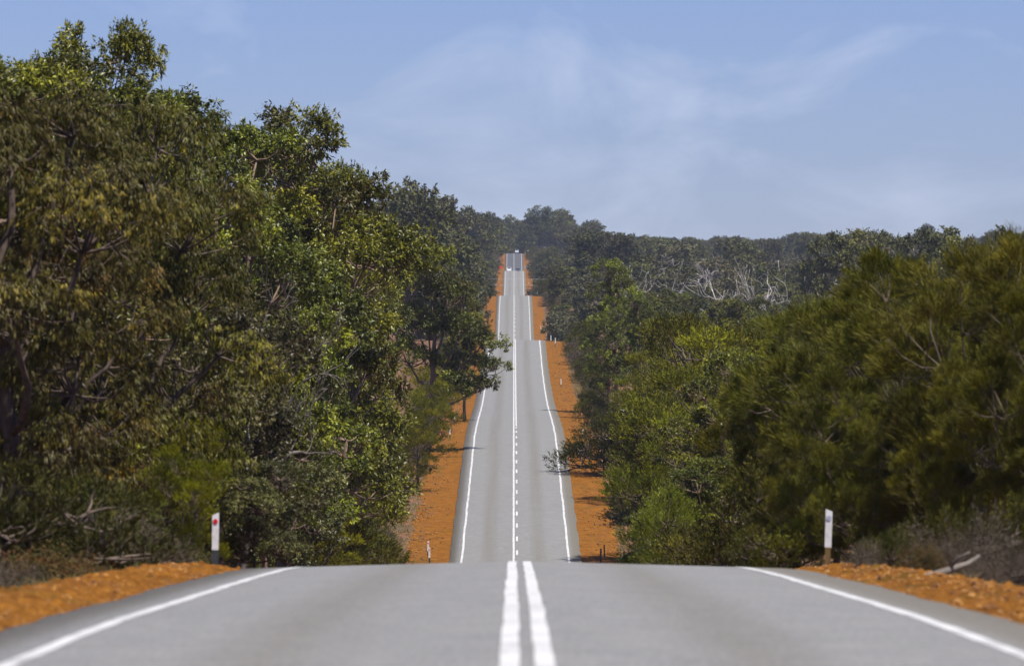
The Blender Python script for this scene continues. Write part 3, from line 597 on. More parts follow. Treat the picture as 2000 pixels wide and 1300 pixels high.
HAND = [
    # left side, near to far: kind, px, distance, top px row, label, width factor
    ('weep', 20, 104, 120, 'weeping olive brown peppermint tree at the far left edge of the picture', 1.05),
    ('weep', 225, 118, 205, 'weeping brownish peppermint tree in front of the tall round-headed gum', 1.0),
    ('weep', 120, 112, 330, 'drooping peppermint tree with the dark fork, behind the left roadside shrubs', 1.0),
    ('weep', 330, 140, 420, 'shaggy brown peppermint tree left of the bare grey branches', 0.9),
    ('gum', 150, 155, 50, 'tall gum tree whose round dark head stands highest against the sky', 0.75),
    ('gum', 40, 150, 125, 'gum tree peeping over the peppermints at the upper left corner', 0.7),
    ('gum', 285, 175, 190, 'small pale gum top between the round-headed gum and the dome-shaped gum', 0.6),
    ('gum', 425, 190, 183, 'big dome-shaped gum tree with yellow green leaves against the sky', 1.0),
    ('gum', 555, 207, 218, 'broad glossy gum tree just right of the dome-shaped gum', 0.95),
    ('gum', 470, 165, 345, 'dark full gum tree in front of the dome-shaped gum', 0.85),
    ('gum', 630, 232, 290, 'light green gum tree on the descending edge of the left wood', 0.8),
    ('gum', 690, 236, 400, 'sunlit gum tree with bright leaf clumps and showing pink limbs', 0.9),
    ('gum', 690, 275, 345, 'gum tree next below the light green one on the descending edge', 0.75),
    ('gum', 745, 330, 328, 'slim dark gum tree with a pointed top on the left skyline', 0.5),
    ('gum', 790, 365, 420, 'gum tree under the pointed slim gum on the left', 0.8),
    ('gum', 800, 395, 490, 'bright leaved low gum tree above the orange left verge', 0.9),
    ('lean', 836, 445, 475, 'dark gum tree leaning its branches out over the left road edge', 1.0),
    ('gum', 905, 505, 560, 'gum tree behind the leaning one, foliage touching the left edge line', 0.8),
    ('gum', 560, 180, 480, 'gum tree with a dense lower crown beside the bare grey branches', 0.85),
    ('gum', 610, 215, 560, 'round leafy gum tree in the middle of the left wood', 0.85),
    ('grey', 430, 128, 600, 'grey green gum sapling with pale leaves behind the left guide post', 1.0),
    ('gum', 520, 150, 640, 'leafy gum tree above and right of the left guide post', 0.7),
    ('grey', 560, 170, 800, 'small grey leaved gum low in the left wood', 1.0),
    ('grey', 505, 118, 900, 'low grey leaved sapling right beside the left guide post', 1.2),
    ('tea', 700, 300, 660, 'olive tea tree with fluffy tips in the lower left wood', 1.0),
    ('tea', 770, 345, 650, 'taller tea tree with golden green tips near the left verge', 1.0),
    ('tea', 745, 330, 740, 'bushy tea tree below the taller golden one', 1.1),
    ('tea', 800, 355, 770, 'rounded tea tree at the edge of the left orange verge', 0.9),
    ('tea', 620, 235, 790, 'dark tea tree in the shade of the left wood', 1.1),
    ('tea', 660, 260, 880, 'low tea tree with yellow green shoots by the left verge', 1.2),
    ('tea', 745, 330, 880, 'small dark tea tree casting shade on the left verge', 1.2),
    ('tea', 590, 205, 960, 'squat tea tree at the foot of the left wood', 1.3),
    ('tea', 330, 118, 780, 'dark olive tea tree between the peppermints and the left guide post', 0.9),
    ('tea', 360, 108, 870, 'yellowish tea tree just left of the left guide post', 0.9),
    ('bush', 60, 90, 900, 'dense olive shrub at the lower left edge of the picture', 1.2),
    ('bush', 175, 93, 930, 'leafy shrub with a pointed shoot on the lower left', 1.0),
    ('heath', 230, 92, 990, 'grey twiggy dry bush above the left gravel verge', 1.3),
    ('heath', 310, 96, 1040, 'pale dry twiggy bush left of the left guide post', 1.2),
    ('bracken', 60, 84, 1060, 'rusty brown bracken clump in the lower left corner', 1.3),
    ('bracken', 140, 88, 1080, 'rusty bracken clump by the left gravel edge', 1.2),
    ('heath', 20, 78, 1090, 'low grey brown scrub clump in the lower left corner', 1.4),
    ('bush', 640, 250, 1000, 'low green bush where the left wood meets the valley floor', 1.4),
    ('bush', 715, 320, 985, 'small leafy bush at the lower left valley verge', 1.2),
    ('heath', 745, 335, 950, 'straw coloured dry bush on the edge of the left verge', 0.8),
    ('tea', 838, 438, 745, 'tea tree standing under the leaning gum on the left', 1.2),
    ('tea', 850, 475, 700, 'tea tree behind the trunk of the leaning gum', 1.3),
    ('tea', 815, 405, 800, 'tea tree at the bend of the left verge below the leaning gum', 1.2),
    ('bush', 800, 385, 880, 'low bush at the left verge edge halfway up the rise', 1.3),
    # right side
    ('oak', 1960, 106, 462, 'tall golden sheoak at the far right edge of the picture', 1.0),
    ('oak', 1840, 118, 495, 'broad golden sheoak second from the right edge', 1.0),
    ('oak', 1720, 128, 535, 'golden olive sheoak in the middle of the right thicket', 1.0),
    ('oak', 1630, 138, 580, 'sheoak with swept needle tufts right of the dead white trees', 1.0),
    ('oak', 1555, 140, 690, 'leftmost sheoak of the right roadside thicket', 0.85),
    ('oak', 1690, 112, 700, 'lower sheoak above the right guide post', 0.9),
    ('oak', 1800, 106, 740, 'low shaded sheoak with bare sticks at the right', 0.9),
    ('oak', 1930, 100, 700, 'dark lower sheoak near the right edge', 0.9),
    ('oak', 1560, 118, 860, 'small sheoak left of the right guide post', 0.9),
    ('oak', 2050, 98, 560, 'sheoak cut off by the right edge of the picture', 0.9),
    ('gum', 1440, 235, 685, 'dark broad leaved gum tree beside the leftmost sheoak', 0.75),
    ('gum', 1405, 200, 790, 'tall glossy gum sapling left of the sheoak thicket', 1.2),
    ('grey', 1235, 330, 775, 'pale grey leaved gum overhanging the right verge', 1.1),
    ('tea', 1325, 270, 810, 'fluffy tea tree behind the bright yellow green bush', 1.1),
    ('bright', 1285, 180, 938, 'bright yellow green bush at the edge of the right verge', 0.7),
    ('gum', 1365, 190, 895, 'leafy gum sapling at the foot of the right slope', 1.5),
    ('bush', 1490, 135, 900, 'yellow green leafy shrub at the left foot of the sheoaks', 1.0),
    ('bush', 1420, 165, 1000, 'low dark shrub at the foot of the right slope', 1.2),
    ('bush', 1510, 112, 1010, 'shaded shrub left of the right guide post', 1.2),
    ('tea', 1300, 345, 630, 'rounded green tea tree in the right tea tree thicket', 1.25),
    ('tea', 1400, 330, 615, 'broad green tea tree right of the rounded one', 1.3),
    ('tea', 1480, 310, 640, 'tea tree next to the sheoaks in the right thicket', 1.2),
    ('tea', 1235, 395, 690, 'tea tree at the left of the right thicket, above the verge', 1.2),
    ('tea', 1330, 300, 720, 'lower tea tree in front of the right thicket', 1.1),
    ('tea', 1195, 420, 740, 'dark tea tree beside the right verge', 1.0),
    ('bush', 1148, 478, 770, 'rounded bush reaching towards the right edge line', 0.6),
    ('bush', 1133, 434, 858, 'small bush leaning out over the right edge of the seal', 0.85),
    ('bush', 1180, 420, 800, 'leafy bush behind the one that leans over the seal', 1.3),
    ('bush', 1205, 350, 900, 'dark low bush under the pale grey leaved gum', 1.2),
    ('gum', 1185, 545, 508, 'golden topped gum tree on the right of the second crest', 0.9),
    ('gum', 1150, 520, 600, 'dark gum tree close to the right verge below the golden topped gum', 0.8),
    ('gum', 1250, 500, 575, 'gum tree right of the golden topped one', 0.8),
    ('umb', 800, 1150, 352, 'tallest bluish gum with open umbrella head above the left wood', 0.8),
    ('umb', 822, 1080, 372, 'second bluish gum right of the tallest far one on the left', 0.9),
    ('umb', 848, 1200, 378, 'bluish far gum third from the left wood edge', 0.9),
    ('umb', 858, 1260, 398, 'low bluish far gum at the right end of the far left group', 0.8),
    ('umb', 790, 1000, 405, 'far gum in front of the tallest bluish one', 0.9),
    ('umb', 900, 1900, 405, 'broad far gum left of the last crest', 1.2),
    ('umb', 930, 2000, 408, 'wide domed far gum next left of the last crest', 1.3),
    ('umb', 958, 2150, 416, 'small far gum close left of the last crest', 1.1),
    ('umb', 990, 2760, 420, 'thin open gum standing right over the end of the road', 0.9),
    ('umb', 1042, 2690, 416, 'far gum at the left shoulder of the highest far dome', 1.1),
    ('umb', 1062, 2660, 402, 'highest far gum dome just right of the last crest', 1.3),
    ('umb', 1092, 2670, 408, 'far gum at the right shoulder of the highest far dome', 1.2),
    ('umb', 1112, 2700, 418, 'small tufted far gum right of the highest far dome', 0.7),
    ('umb', 1143, 2720, 430, 'lone flat topped gum poking over the horizon', 0.5),
    ('mid', 1640, 960, 452, 'dark green tree rising above the right dead trees', 0.8),
    ('mid', 1705, 1020, 449, 'dark tree on the skyline above the sheoaks', 0.8),
    ('mid', 1812, 900, 446, 'large rounded dark tree on the right skyline', 1.0),
    ('mid', 1884, 850, 462, 'small dark tree on the right skyline', 0.7),
    ('mid', 1952, 640, 444, 'dark tree tip standing over the rightmost sheoak', 0.6),
    ('heath', 1690, 84, 1058, 'small grey heath bush right of the right guide post', 0.8),
    ('bush', 1735, 90, 1030, 'dark olive bush behind the right gravel mound', 0.8),
    ('heath', 1790, 90, 1020, 'dry heath bush behind the right gravel mound', 0.7),
    ('bush', 1840, 92, 985, 'olive bush at the foot of the sheoaks, above the fallen branch', 0.7),
    ('heath', 1862, 84, 1035, 'grey brown heath bush behind the fallen branch', 0.7),
    ('heath', 1915, 88, 985, 'tall dry heath bush behind the sedge tuft', 0.7),
    ('bush', 1985, 90, 960, 'olive bush at the right edge of the picture', 0.7),
    ('heath', 1960, 80, 1040, 'purplish grey heath bush beside the sedge tuft', 0.8),
    ('heath', 1925, 73, 1100, 'low purplish heath bush beside the gravel at the right', 1.0),
    ('heath', 2015, 76, 1060, 'heath bush cut off by the lower right edge', 0.9),
    ('bracken', 1800, 78, 1090, 'brown green fern clump left of the fallen branch', 0.8),
]
for h in sorted(HAND, key=lambda q: q[2]):
    kind, px, d, yt, lab, wf = h
    o = by_px(kind, px, d, yt, lab, None, wf=wf)
    p = PR[kind][0]
    if kind not in ('umb', 'mid'): occlude(px, yt + 12, p.Rw * o.scale[0] * FPX / d * 0.8)

# dead trees
by_px('deadgrey', 455, 147, 500, 'bare grey dead tree with fine twigs in the left wood', var=0, rz=2.6, wf=0.5)
by_px('deadgrey', 1395, 300, 680, 'fallen looking dead tree in the right tea tree thicket', var=0, rz=2.0, wf=0.6)
by_px('deadgrey', 1860, 112, 705, 'bare dead branches sticking out of the right sheoaks', var=1, rz=1.1, wf=0.6)
dead_at = [(1282, 1310, 508), (1340, 1290, 528), (1395, 1330, 506), (1222, 1150, 535), (1262, 1180, 525), (1310, 1200, 520), (1362, 1230, 512), (1410, 1100, 535), (1452, 1230, 514), (1520, 1180, 518),
           (1572, 1060, 534), (1615, 1150, 512), (1650, 1150, 500), (1692, 1050, 492), (1750, 1100, 487), (1725, 1180, 490), (1790, 1150, 492)]
NTH = ['first', 'second', 'third', 'fourth', 'fifth', 'sixth', 'seventh', 'eighth', 'ninth', 'tenth', 'eleventh', 'twelfth', 'thirteenth', 'fourteenth', 'fifteenth', 'sixteenth', 'seventeenth', 'eighteenth', 'nineteenth']
for i, (px, d, yt) in enumerate(sorted(dead_at)):
    by_px('dead', px, d, yt - 13, f'bleached white dead tree on the right hillside, {NTH[i]} from the left', 'white dead trees on the right hillside', wf=0.7 + 0.35 * ((i * 7) % 5) / 5, var=i * 3)

# filler trees: heights kept under the skyline the real wood has
SKY_L = ([-400, 0, 60, 230, 330, 430, 520, 640, 700, 745, 790, 825, 870, 900, 960, 985, 1004], [100, 100, 110, 215, 240, 200, 235, 290, 350, 345, 405, 470, 480, 520, 560, 570, 570])
SKY_R = ([1004, 1080, 1110, 1150, 1200, 1255, 1330, 1500, 1550, 1620, 1700, 1850, 2000, 2400], [600, 600, 560, 530, 520, 585, 625, 625, 640, 575, 540, 500, 465, 430])
SKY_FAR = ([-400, 700, 775, 810, 862, 874, 900, 960, 985, 1004, 1040, 1075, 1110, 1140, 1200, 1300, 1400, 1500, 1560, 1640, 1700, 1760, 1810, 1840, 1880, 1950, 2000, 2500],
           [345, 350, 356, 356, 390, 430, 407, 412, 428, 432, 412, 404, 412, 434, 452, 463, 459, 466, 452, 454, 449, 461, 446, 456, 466, 447, 452, 440])
BANDS = [(0, 240, 'before the valley'), (240, 360, 'in the valley'), (360, 560, 'on the second rise'), (560, 800, 'near the second crest'), (800, 1400, 'past the second crest')]
cand = []
g = np.random.default_rng(31)
d = 100.0
while d < 3300:
    step = max(4.0, d * 0.0135) if d < 900 else max(11.0, d * 0.0105)
    lat = max(3.6, step * (0.85 if d < 900 else 0.6))
    for side in (-1, 1):
        a = 8.3 + (1.0 if d < 140 else 0) + (0 if d < 1200 else 1.2)
        lim = 0.083 * d * 1.1 + 12 if side > 0 else min(0.1 * d + 12, 34 if d < 700 else 0.083 * d * 1.1 + 12)
        if d > 2640: a = 0
        k = 0
        while a < lim:
            cand.append((d + g.uniform(-0.45, 0.45) * step, side * (a + g.uniform(0, 0.5) * lat), side, k)); a += lat * g.uniform(0.8, 1.25); k += 1
    d += step
cand.sort()
far_pts = []
count = {}
FILL = {}
for d, x, side, row in cand:
    px = x2px(x, d)
    if px < -160 or px > 2160: continue
    gz = float(ground_z(x, d))
    if d < 900:
        lim = np.interp(px, *(SKY_L if side < 0 else SKY_R))
        if side > 0 and d > 600: lim -= 40 * np.clip((px - 1230) / 60, 0, 1) * np.clip((1640 - px) / 60, 0, 1) + g.normal(0, 13)
        if side < 0 and d > 520: lim = max(lim, np.interp(px, *SKY_FAR) + 6)
        if side < 0: kind = g.choice(['gum', 'gum', 'weep', 'tea'] if d < 200 else ['gum', 'gum', 'tea', 'grey'])
        else: kind = g.choice(['oak', 'oak', 'tea'] if d < 160 else ['tea', 'tea', 'tea', 'tea', 'grey'] if d < 420 else ['tea', 'gum', 'grey'])
        if kind == 'oak' and px < 1600: kind = 'tea'
        if d > 330: kind = {'gum': 'mid', 'weep': 'mid', 'grey': 'mid', 'tea': 'midtea', 'oak': 'midtea'}[kind]
        hh = {'gum': 13, 'weep': 10, 'tea': 5, 'oak': 7, 'grey': 6.5, 'mid': 11 if side < 0 else 8, 'midtea': 5}[kind] * g.uniform(0.7, 1.25)
        if row == 0: hh *= 0.75
    else:
        lim = np.interp(px, *SKY_FAR)
        if 870 < px < 1140 and d < 2640: lim = np.interp(px, [870, 940, 1060, 1140], [430, 490, 490, 440])
        kind = 'umb' if g.random() < (0.55 if side < 0 or px < 1180 else 0.18) else 'farbush'
        hh = (19 if kind == 'umb' else 8.0) * g.uniform(0.7, 1.3)
        if d < 1450 and side > 0: hh = min(hh, 8.5 * g.uniform(0.5, 1.25)); kind = 'farbush'
        if row == 0: hh *= 0.7
        if d > 2500:
            hh = 99; lim += abs(g.normal(0, 9)) - (g.uniform(4, 13) if g.random() < 0.07 else 0)
    hmax = EYE + (HOR - lim - abs(g.normal(0, 7))) * d / FPX - gz
    hmax = EYE + (HOR - lim) * d / FPX - gz - abs(g.normal(0, 0.05)) * 8
    hh = min(hh, hmax, 24 if kind != 'farbush' else 13)
    if hh < 1.6: continue
    p = PR[kind][0]
    s = hh / p.H; wf = 1.0 + 0.15 * g.random()
    if hh < 0.6 * p.H: wf *= min(1.7, 0.75 * p.H / hh)
    xm = ((8.2 if side < 0 and d < 430 else 7.2) + 0.9 * p.Rw * s * wf) if d < 900 else (7.0 + 0.6 * p.Rw * s * wf)
    if 240 < d < 2640 and abs(x) < xm: x = math.copysign(xm, x); px = x2px(x, d)
    x = window(x, d, p.Rw * s * wf); px = x2px(x, d)
    py = z2py(gz + hh, d); w = p.Rw * s * wf * FPX / d
    if not seen(px, py, w, -16 if d < 900 else 0): continue
    occlude(px, py + (0.15 if d < 900 else 0.32) * hh * FPX / d, w * 0.7)
    if d < 900:
        bd = next(b for b in BANDS if b[0] <= d < b[1])
        what = {'gum': 'green gum tree', 'weep': 'weeping peppermint tree', 'tea': 'fine leaved tea tree', 'oak': 'sheoak tree', 'grey': 'grey leaved gum tree', 'mid': 'gum tree', 'midtea': 'tea tree'}[kind]
        sd_ = 'left' if side < 0 else 'right'
        if side > 0 and d > 400 and row: bd = (0, 1, bd[2] + ('|by the golden topped gum' if px < 1260 else '|under the leftmost dead trees' if px < 1420 else '|under the other dead trees' if px < 1650 else '|behind the sheoaks'))
        rowt = 'at the verge' if row == 0 else 'in the wood'
        base = f'{what} {rowt} on the {sd_} {bd[2]}' if '|' not in bd[2] else f"{what} {bd[2].split('|')[1]} {bd[2].split('|')[0]}"
        FILL.setdefault(base, []).append((d, plant(kind, x, d, hh, 'x', None, wf=wf)))
        count[kind] = count.get(kind, 0) + 1
    else:
        far_pts.append((d, x, gz, hh, kind, wf, py))
nb = {-1: 0, 1: 0}
d = 335.0
while d < 2650:
    for side in (-1, 1):
        if 770 < d < 1150 or 1350 < d < 1900 or 2160 < d < 2420: continue
        x = side * (7.4 + g.uniform(0, 1.6) + (1.0 if side < 0 and d < 430 else 0)); hh = g.uniform(0.7, 2.0) * (1.0 if d < 600 else 1.35 if d < 1200 else 2.0); kind = 'bush' if g.random() < 0.8 else 'heath'
        where = 'in the valley' if d < 430 else 'on the second rise' if d < 600 else 'near the second crest' if d < 780 else 'on the third rise' if d < 1360 else 'on the fourth rise' if d < 2200 else 'on the last rise'
        sd_ = 'left' if side < 0 else 'right'
        what = 'low leafy bush' if kind == 'bush' else 'dry twiggy bush'
        o = plant(kind, x, d + g.uniform(-2, 2), hh, 'x', None, wf=g.uniform(1.0, 1.4))
        FILL.setdefault(f'{what} lining the {sd_} verge {where}', []).append((d, o))
    d += 7.0 if d < 800 else 14.0
# the far trees that show largest are things, the rest one mass
far_pts.sort(key=lambda q: -q[3] / q[0])
for (d, x, gz, hh, kind, wf, py) in far_pts[:220]:
    sd_ = 'left' if x < 0 else 'right'
    zone = 'before the third crest' if d < 1350 else 'before the fourth crest' if d < 2120 else 'on the horizon'
    px = x2px(x, d)
    sect = ('over the left wood' if px < 860 else 'close left of the far road' if px < 1004 else 'close right of the far road' if px < 1120 else 'behind the golden topped gum' if px < 1240
            else 'above the white dead trees' if px < 1450 else 'above the middle dead trees' if px < 1650 else 'above the sheoak thicket')
    what = 'umbrella headed gum tree' if kind == 'umb' else 'rounded scrub tree'
    FILL.setdefault(f'{what} {sect} {zone}', []).append((d, plant(kind, x, d, hh, 'x', None, wf=wf)))
ORD = ['nearest', 'second nearest', 'third nearest', 'fourth nearest', 'fifth nearest', 'sixth nearest', 'seventh nearest', 'eighth nearest', 'ninth nearest', 'tenth nearest', 'eleventh nearest', 'twelfth nearest', 'thirteenth nearest', 'fourteenth nearest', 'fifteenth nearest', 'sixteenth nearest', 'seventeenth nearest', 'eighteenth nearest', 'nineteenth nearest', 'twentieth nearest', 'twenty-first nearest', 'twenty-second nearest', 'twenty-third nearest', 'twenty-fourth nearest']
for base, items in FILL.items():
    items.sort(key=lambda q: q[0])
    for i, (d, o) in enumerate(items):
        o['group'] = base.replace(' tree ', ' trees ').replace(' bush ', ' bushes ')
        o['label'] = base if len(items) == 1 or len(items) > len(ORD) else f'{base}, {ORD[i]}'
rest = far_pts[220:]
print('PLANTS', count, len(far_pts), len(rest))

srcs = bpy.data.collections.new('distant_sources')
order = []
for kind in ('farbush', 'umb'):
    for i, p in enumerate(PR[kind]):
        for pn, me in p.parts:
            if pn == 'crown':
                ob = bpy.data.objects.new('source_%s_%d' % (kind, i), me); srcs.objects.link(ob); order.append((ob.name, kind, i))
order.sort()
slot = {(k, i): j for j, (nm, k, i) in enumerate(order)}
P = []; S = []; Ro = []; I = []
for (d, x, gz, hh, kind, wf, py) in rest:
    i = int(g.integers(0, len(PR[kind]))); s = hh / PR[kind][i].H
    P.append((x, d, gz)); S.append((s * wf, s * wf, s)); Ro.append((0, 0, g.uniform(0, 6.28))); I.append(slot[(kind, i)])
if P:
    me = bpy.data.meshes.new('distant_forest'); me.from_pydata(P, [], [])
    for nm, ty, data in (('size', 'FLOAT_VECTOR', S), ('turn', 'FLOAT_VECTOR', Ro)):
        a = me.attributes.new(nm, ty, 'POINT'); a.data.foreach_set('vector', np.array(data, np.float32).ravel())
    a = me.attributes.new('pick', 'INT', 'POINT'); a.data.foreach_set('value', np.array(I, np.int32))
    fo = tag(add('distant_forest', me), 'far grey green bush covering the hills behind the road', 'forest', kind='stuff')
    ng = bpy.data.node_groups.new('distant_forest', 'GeometryNodeTree')
    ng.interface.new_socket('Geometry', in_out='INPUT', socket_type='NodeSocketGeometry'); ng.interface.new_socket('Geometry', in_out='OUTPUT', socket_type='NodeSocketGeometry')
    A = ng.nodes.new
    gi, go = A('NodeGroupInput'), A('NodeGroupOutput'); ip = A('GeometryNodeInstanceOnPoints'); ci = A('GeometryNodeCollectionInfo')
    ci.inputs['Collection'].default_value = srcs; ci.inputs['Separate Children'].default_value = True; ci.inputs['Reset Children'].default_value = True
    def attr(nm, ty):
        q = A('GeometryNodeInputNamedAttribute'); q.data_type = ty; q.inputs['Name'].default_value = nm; return q.outputs['Attribute']
    lk = ng.links.new
    lk(gi.outputs[0], ip.inputs['Points']); lk(ci.outputs[0], ip.inputs['Instance']); ip.inputs['Pick Instance'].default_value = True
    lk(attr('pick', 'INT'), ip.inputs['Instance Index']); lk(attr('size', 'FLOAT_VECTOR'), ip.inputs['Scale']); lk(attr('turn', 'FLOAT_VECTOR'), ip.inputs['Rotation'])
    lk(ip.outputs[0], go.inputs[0])
    md = fo.modifiers.new('scatter', 'NODES'); md.node_group = ng

# ------------------------------------------------------------------ verge growth that nobody could count
rv = np.random.default_rng(44)
def tufts(name, label, n, fx, ln, wd, mat, blades=9):
    P = fx(n); k = np.repeat(np.arange(n), blades); m = len(k)
    D = unit(np.stack([rv.normal(0, 0.5, m), rv.normal(0, 0.5, m), np.full(m, 1.0)], 1))
    V, Q = leaf_quads(rv, P[k] + np.stack([rv.normal(0, 0.06, m), rv.normal(0, 0.06, m), np.full(m, -0.01)], 1), D, ln * (0.5 + rv.random(m)), np.full(m, wd), 0.25)
    tag(add(name, mesh_of(name, V, Q, None, M[mat], np.clip(rv.random(m) * 0.6 + 0.4 * rv.random(n)[k], 0, 1))), label, 'grass', kind='stuff')
def on_ground(d0, d1, a0, a1, both=True):
    def f(n):
        d = rv.uniform(d0, d1, n); a = rv.uniform(a0, a1, n); s = np.where(rv.random(n) < 0.5, -1, 1)
        x = s * a
        z = np.maximum(ground_z(x, d), shoulder_z(np.clip(a - SEAL, 0, None), d, s))
        return np.stack([x, d, z], 1)
    return f
tufts('verge_grass', 'dry and green grass tufts between the gravel and the trees in the valley', 5000, on_ground(330, 760, 6.6, 9.0), 0.28, 0.03, 'straw')
tufts('verge_litter_grass', 'straw grass and weeds at the foot of the near roadside bush', 4500, on_ground(58, 150, 5.7, 9.5), 0.22, 0.012, 'straw')

# grass tree tuft and fallen branch in the right foreground
x0, d0 = px2x(1905, 78), 78
mb = MB(); kk = 60
D = unit(np.stack([rv.normal(0, 0.5, kk), rv.normal(0, 0.5, kk), np.full(kk, 1.0)], 1))
V, Q = leaf_quads(rv, np.zeros((kk, 3)) + rv.normal(0, 0.03, (kk, 3)), D, 0.7 * (0.5 + 0.6 * rv.random(kk)), np.full(kk, 0.022), 0.2)
tag(add('sedge_tuft', mesh_of('sedge_tuft', V, Q, None, M['straw'], rv.random(kk)), None, (x0, d0, float(ground_z(x0, d0)))), 'spiky sedge tuft with upright blades at the lower right', 'sedge')
lg = empty('fallen_branch', (px2x(1840, 72), 72, float(ground_z(px2x(1840, 72), 72)) + 0.10))
mb = MB(); mb.tube(np.array([(-0.35, -0.2, 0.02), (-0.1, 0, 0.06), (0.15, 0.15, 0.14), (0.35, 0.25, 0.20), (0.5, 0.3, 0.30)]), [0.05, 0.055, 0.045, 0.035, 0.02], 8); mb.build('log', M['grey_wood'], lg, True)
mb = MB(); mb.tube(np.array([(0.1, 0.12, 0.13), (0.2, 0.05, 0.28), (0.36, 0.02, 0.36)]), [0.025, 0.018, 0.008], 6); mb.build('side_branch', M['grey_wood'], lg, True)
tag(lg, 'grey fallen branch lying behind the gravel at the lower right', 'branch')

# ------------------------------------------------------------------ guide posts
M['post_white'] = plain('post_white', (0.74, 0.73, 0.70), (0.48, 0.45, 0.39), 7, 0.55, 0.3, lo=0.45, hi=0.75)
M['post_wood'] = plain('post_wood', (0.20, 0.125, 0.045), (0.12, 0.075, 0.03), 6, 0.85, 0.2, 0.3, (3, 3, 0.5))
M['post_dark'] = plain('post_dark', (0.030, 0.036, 0.045), (0.05, 0.055, 0.06), 10, 0.6)
M['red'] = plain('red_reflector', (0.62, 0.008, 0.010), (0.5, 0.006, 0.008), 8, 0.3, 0.5)
M['silver'] = plain('silver_reflector', (0.42, 0.43, 0.52), (0.33, 0.34, 0.42), 30, 0.3, 0.5)
M['steel'] = plain('steel', (0.33, 0.33, 0.34), (0.26, 0.26, 0.27), 12, 0.5, 0.5, metallic=0.6)
def post_parts(side, w=0.115, foot='post_dark'):
    pl = MB(); dz = 0.028 if side < 0 else -0.022
    pl.box((0, 0, 0.64), (w, 0.028, 0.62), (-dz, dz, dz, -dz)); ft = MB(); ft.box((0, 0.004, 0.08), (w * 0.86, 0.034, 0.50))
    rf = MB(); rf.disc((0, -0.019, 0.82), 0.042, 0.008, 18)
    return [('plate', pl.mesh('plate', M['post_white'])), ('foot', ft.mesh('foot', M[foot])), ('reflector', rf.mesh('reflector', M['red' if side < 0 else 'silver']))]
PL = {-1: post_parts(-1), 1: post_parts(1, 0.112, 'post_wood')}
pd = MB(); pd.box((0, 0, 0.35), (0.11, 0.05, 1.1)); PD = [('plate', pd.mesh('plate', M['post_dark']))]
rb_ = MB(); rb_.disc((0, -0.03, 0.78), 0.04, 0.008, 12); PD.append(('reflector', rb_.mesh('reflector', M['steel'])))
def guide(x, d, label, parts, tilt=0.0, s=1.0, z=None):
    a = abs(x - RC) - SEAL
    zz = float(max(ground_z(x, d), shoulder_z(max(a, 0), d, 1 if x > 0 else -1))) if z is None else z
    o = empty('guide_post', (x, d, zz), 0, (s, s, s)); o.rotation_euler[1] = tilt
    for nm, me in parts: add(nm, me, o)
    return tag(o, label, 'guide post', 'roadside guide posts')
guide(px2x(420, 98), 98, 'white guide post with red reflector and dark foot, nearest on the left', PL[-1], 0.01)
guide(px2x(1616, 95), 95, 'white guide post with grey reflector and brown wooden foot, nearest on the right', PL[1], 0.03)
for px, d, lab in [(839, 347, 'white and red guide post at the bottom of the left valley verge'), (836, 352, 'white guide post just behind the lowest one on the left verge'),
                   (879, 462, 'lone white guide post halfway up the left orange verge'), (887, 497, 'left one of two white guide posts under the leaning gum'),
                   (892.5, 508, 'right one of two white guide posts under the leaning gum'), (921, 640, 'white guide post half hidden by the leaning gum foliage'),
                   (962, 1334, 'white guide post left of the road at the third crest'), (972.5, 1962, 'white guide post left of the road beyond the third crest')]:
    guide(px2x(px, d), d, lab, PL[-1], rv.normal(0, 0.03), 1.0 if d < 600 else 1.15)
for px, d, lab in [(1096, 632, 'white guide post alone on the right verge below the second crest'), (1084.5, 736, 'white guide post on the right at the second crest'),
                   (1076, 790, 'white guide post just past the second crest on the right'), (1067, 1178, 'white guide post farthest to the left of the cluster at the second crest'),
                   (1056, 1194, 'white guide post on the right verge of the third rise'), (1049, 1335, 'white guide post right of the road at the third crest'),
                   (1032.5, 2012, 'tiny white guide post right of the road on the fourth rise'), (1025.5, 2598, 'tiny white guide post at the last crest, right of the road'),
                   (1139, 462, 'guide post half hidden by bushes beside the right verge')]:
    o = guide(px2x(px, d), d, lab, PL[1], rv.normal(0, 0.03), 1.0 if d < 700 else 1.15)
    if d == 790: o.location.z = float(zr(d)) + 0.25
guide(px2x(1173, 347), 347, 'dark grey guide post on the right verge at the valley bottom, taller one', PD, 0.02)
guide(px2x(1180.5, 352), 352, 'dark grey guide post on the right verge at the valley bottom, shorter one', PD, -0.02, 0.82)

# ------------------------------------------------------------------ far signs
M['sign_white'] = plain('sign_white', (0.78, 0.78, 0.77), (0.70, 0.70, 0.69), 4, 0.5)
M['sign_red'] = plain('sign_red', (0.75, 0.045, 0.006), (0.70, 0.04, 0.006), 4, 0.5)
M['sign_orange'] = plain('sign_orange', (0.62, 0.21, 0.02), (0.55, 0.18, 0.02), 4, 0.5)
M['sign_back'] = plain('sign_back', (0.42, 0.43, 0.45), (0.36, 0.37, 0.39), 4, 0.5, metallic=0.3)
def sign(name, px, d, label, face, mat, height, pole=True):
    x = px2x(px, d); o = empty(name, (x, d, float(max(ground_z(x, d), shoulder_z(max(abs(x - RC) - SEAL, 0), d, 1 if x > 0 else -1)))))
    if pole:
        m = MB(); m.tube([(0, 0.05, -0.3), (0, 0.05, height)], 0.035, 8); m.build('pole', M['steel'], o)
    m = MB(); face(m); m.build('plate', M[mat], o)
    return tag(o, label, 'road sign')
sign('round_sign', 978, 2135, 'round orange red sign left of the road at the fourth crest', lambda m: m.disc((0, 0, 1.75), 0.55, 0.02, 24), 'sign_red', 1.7)
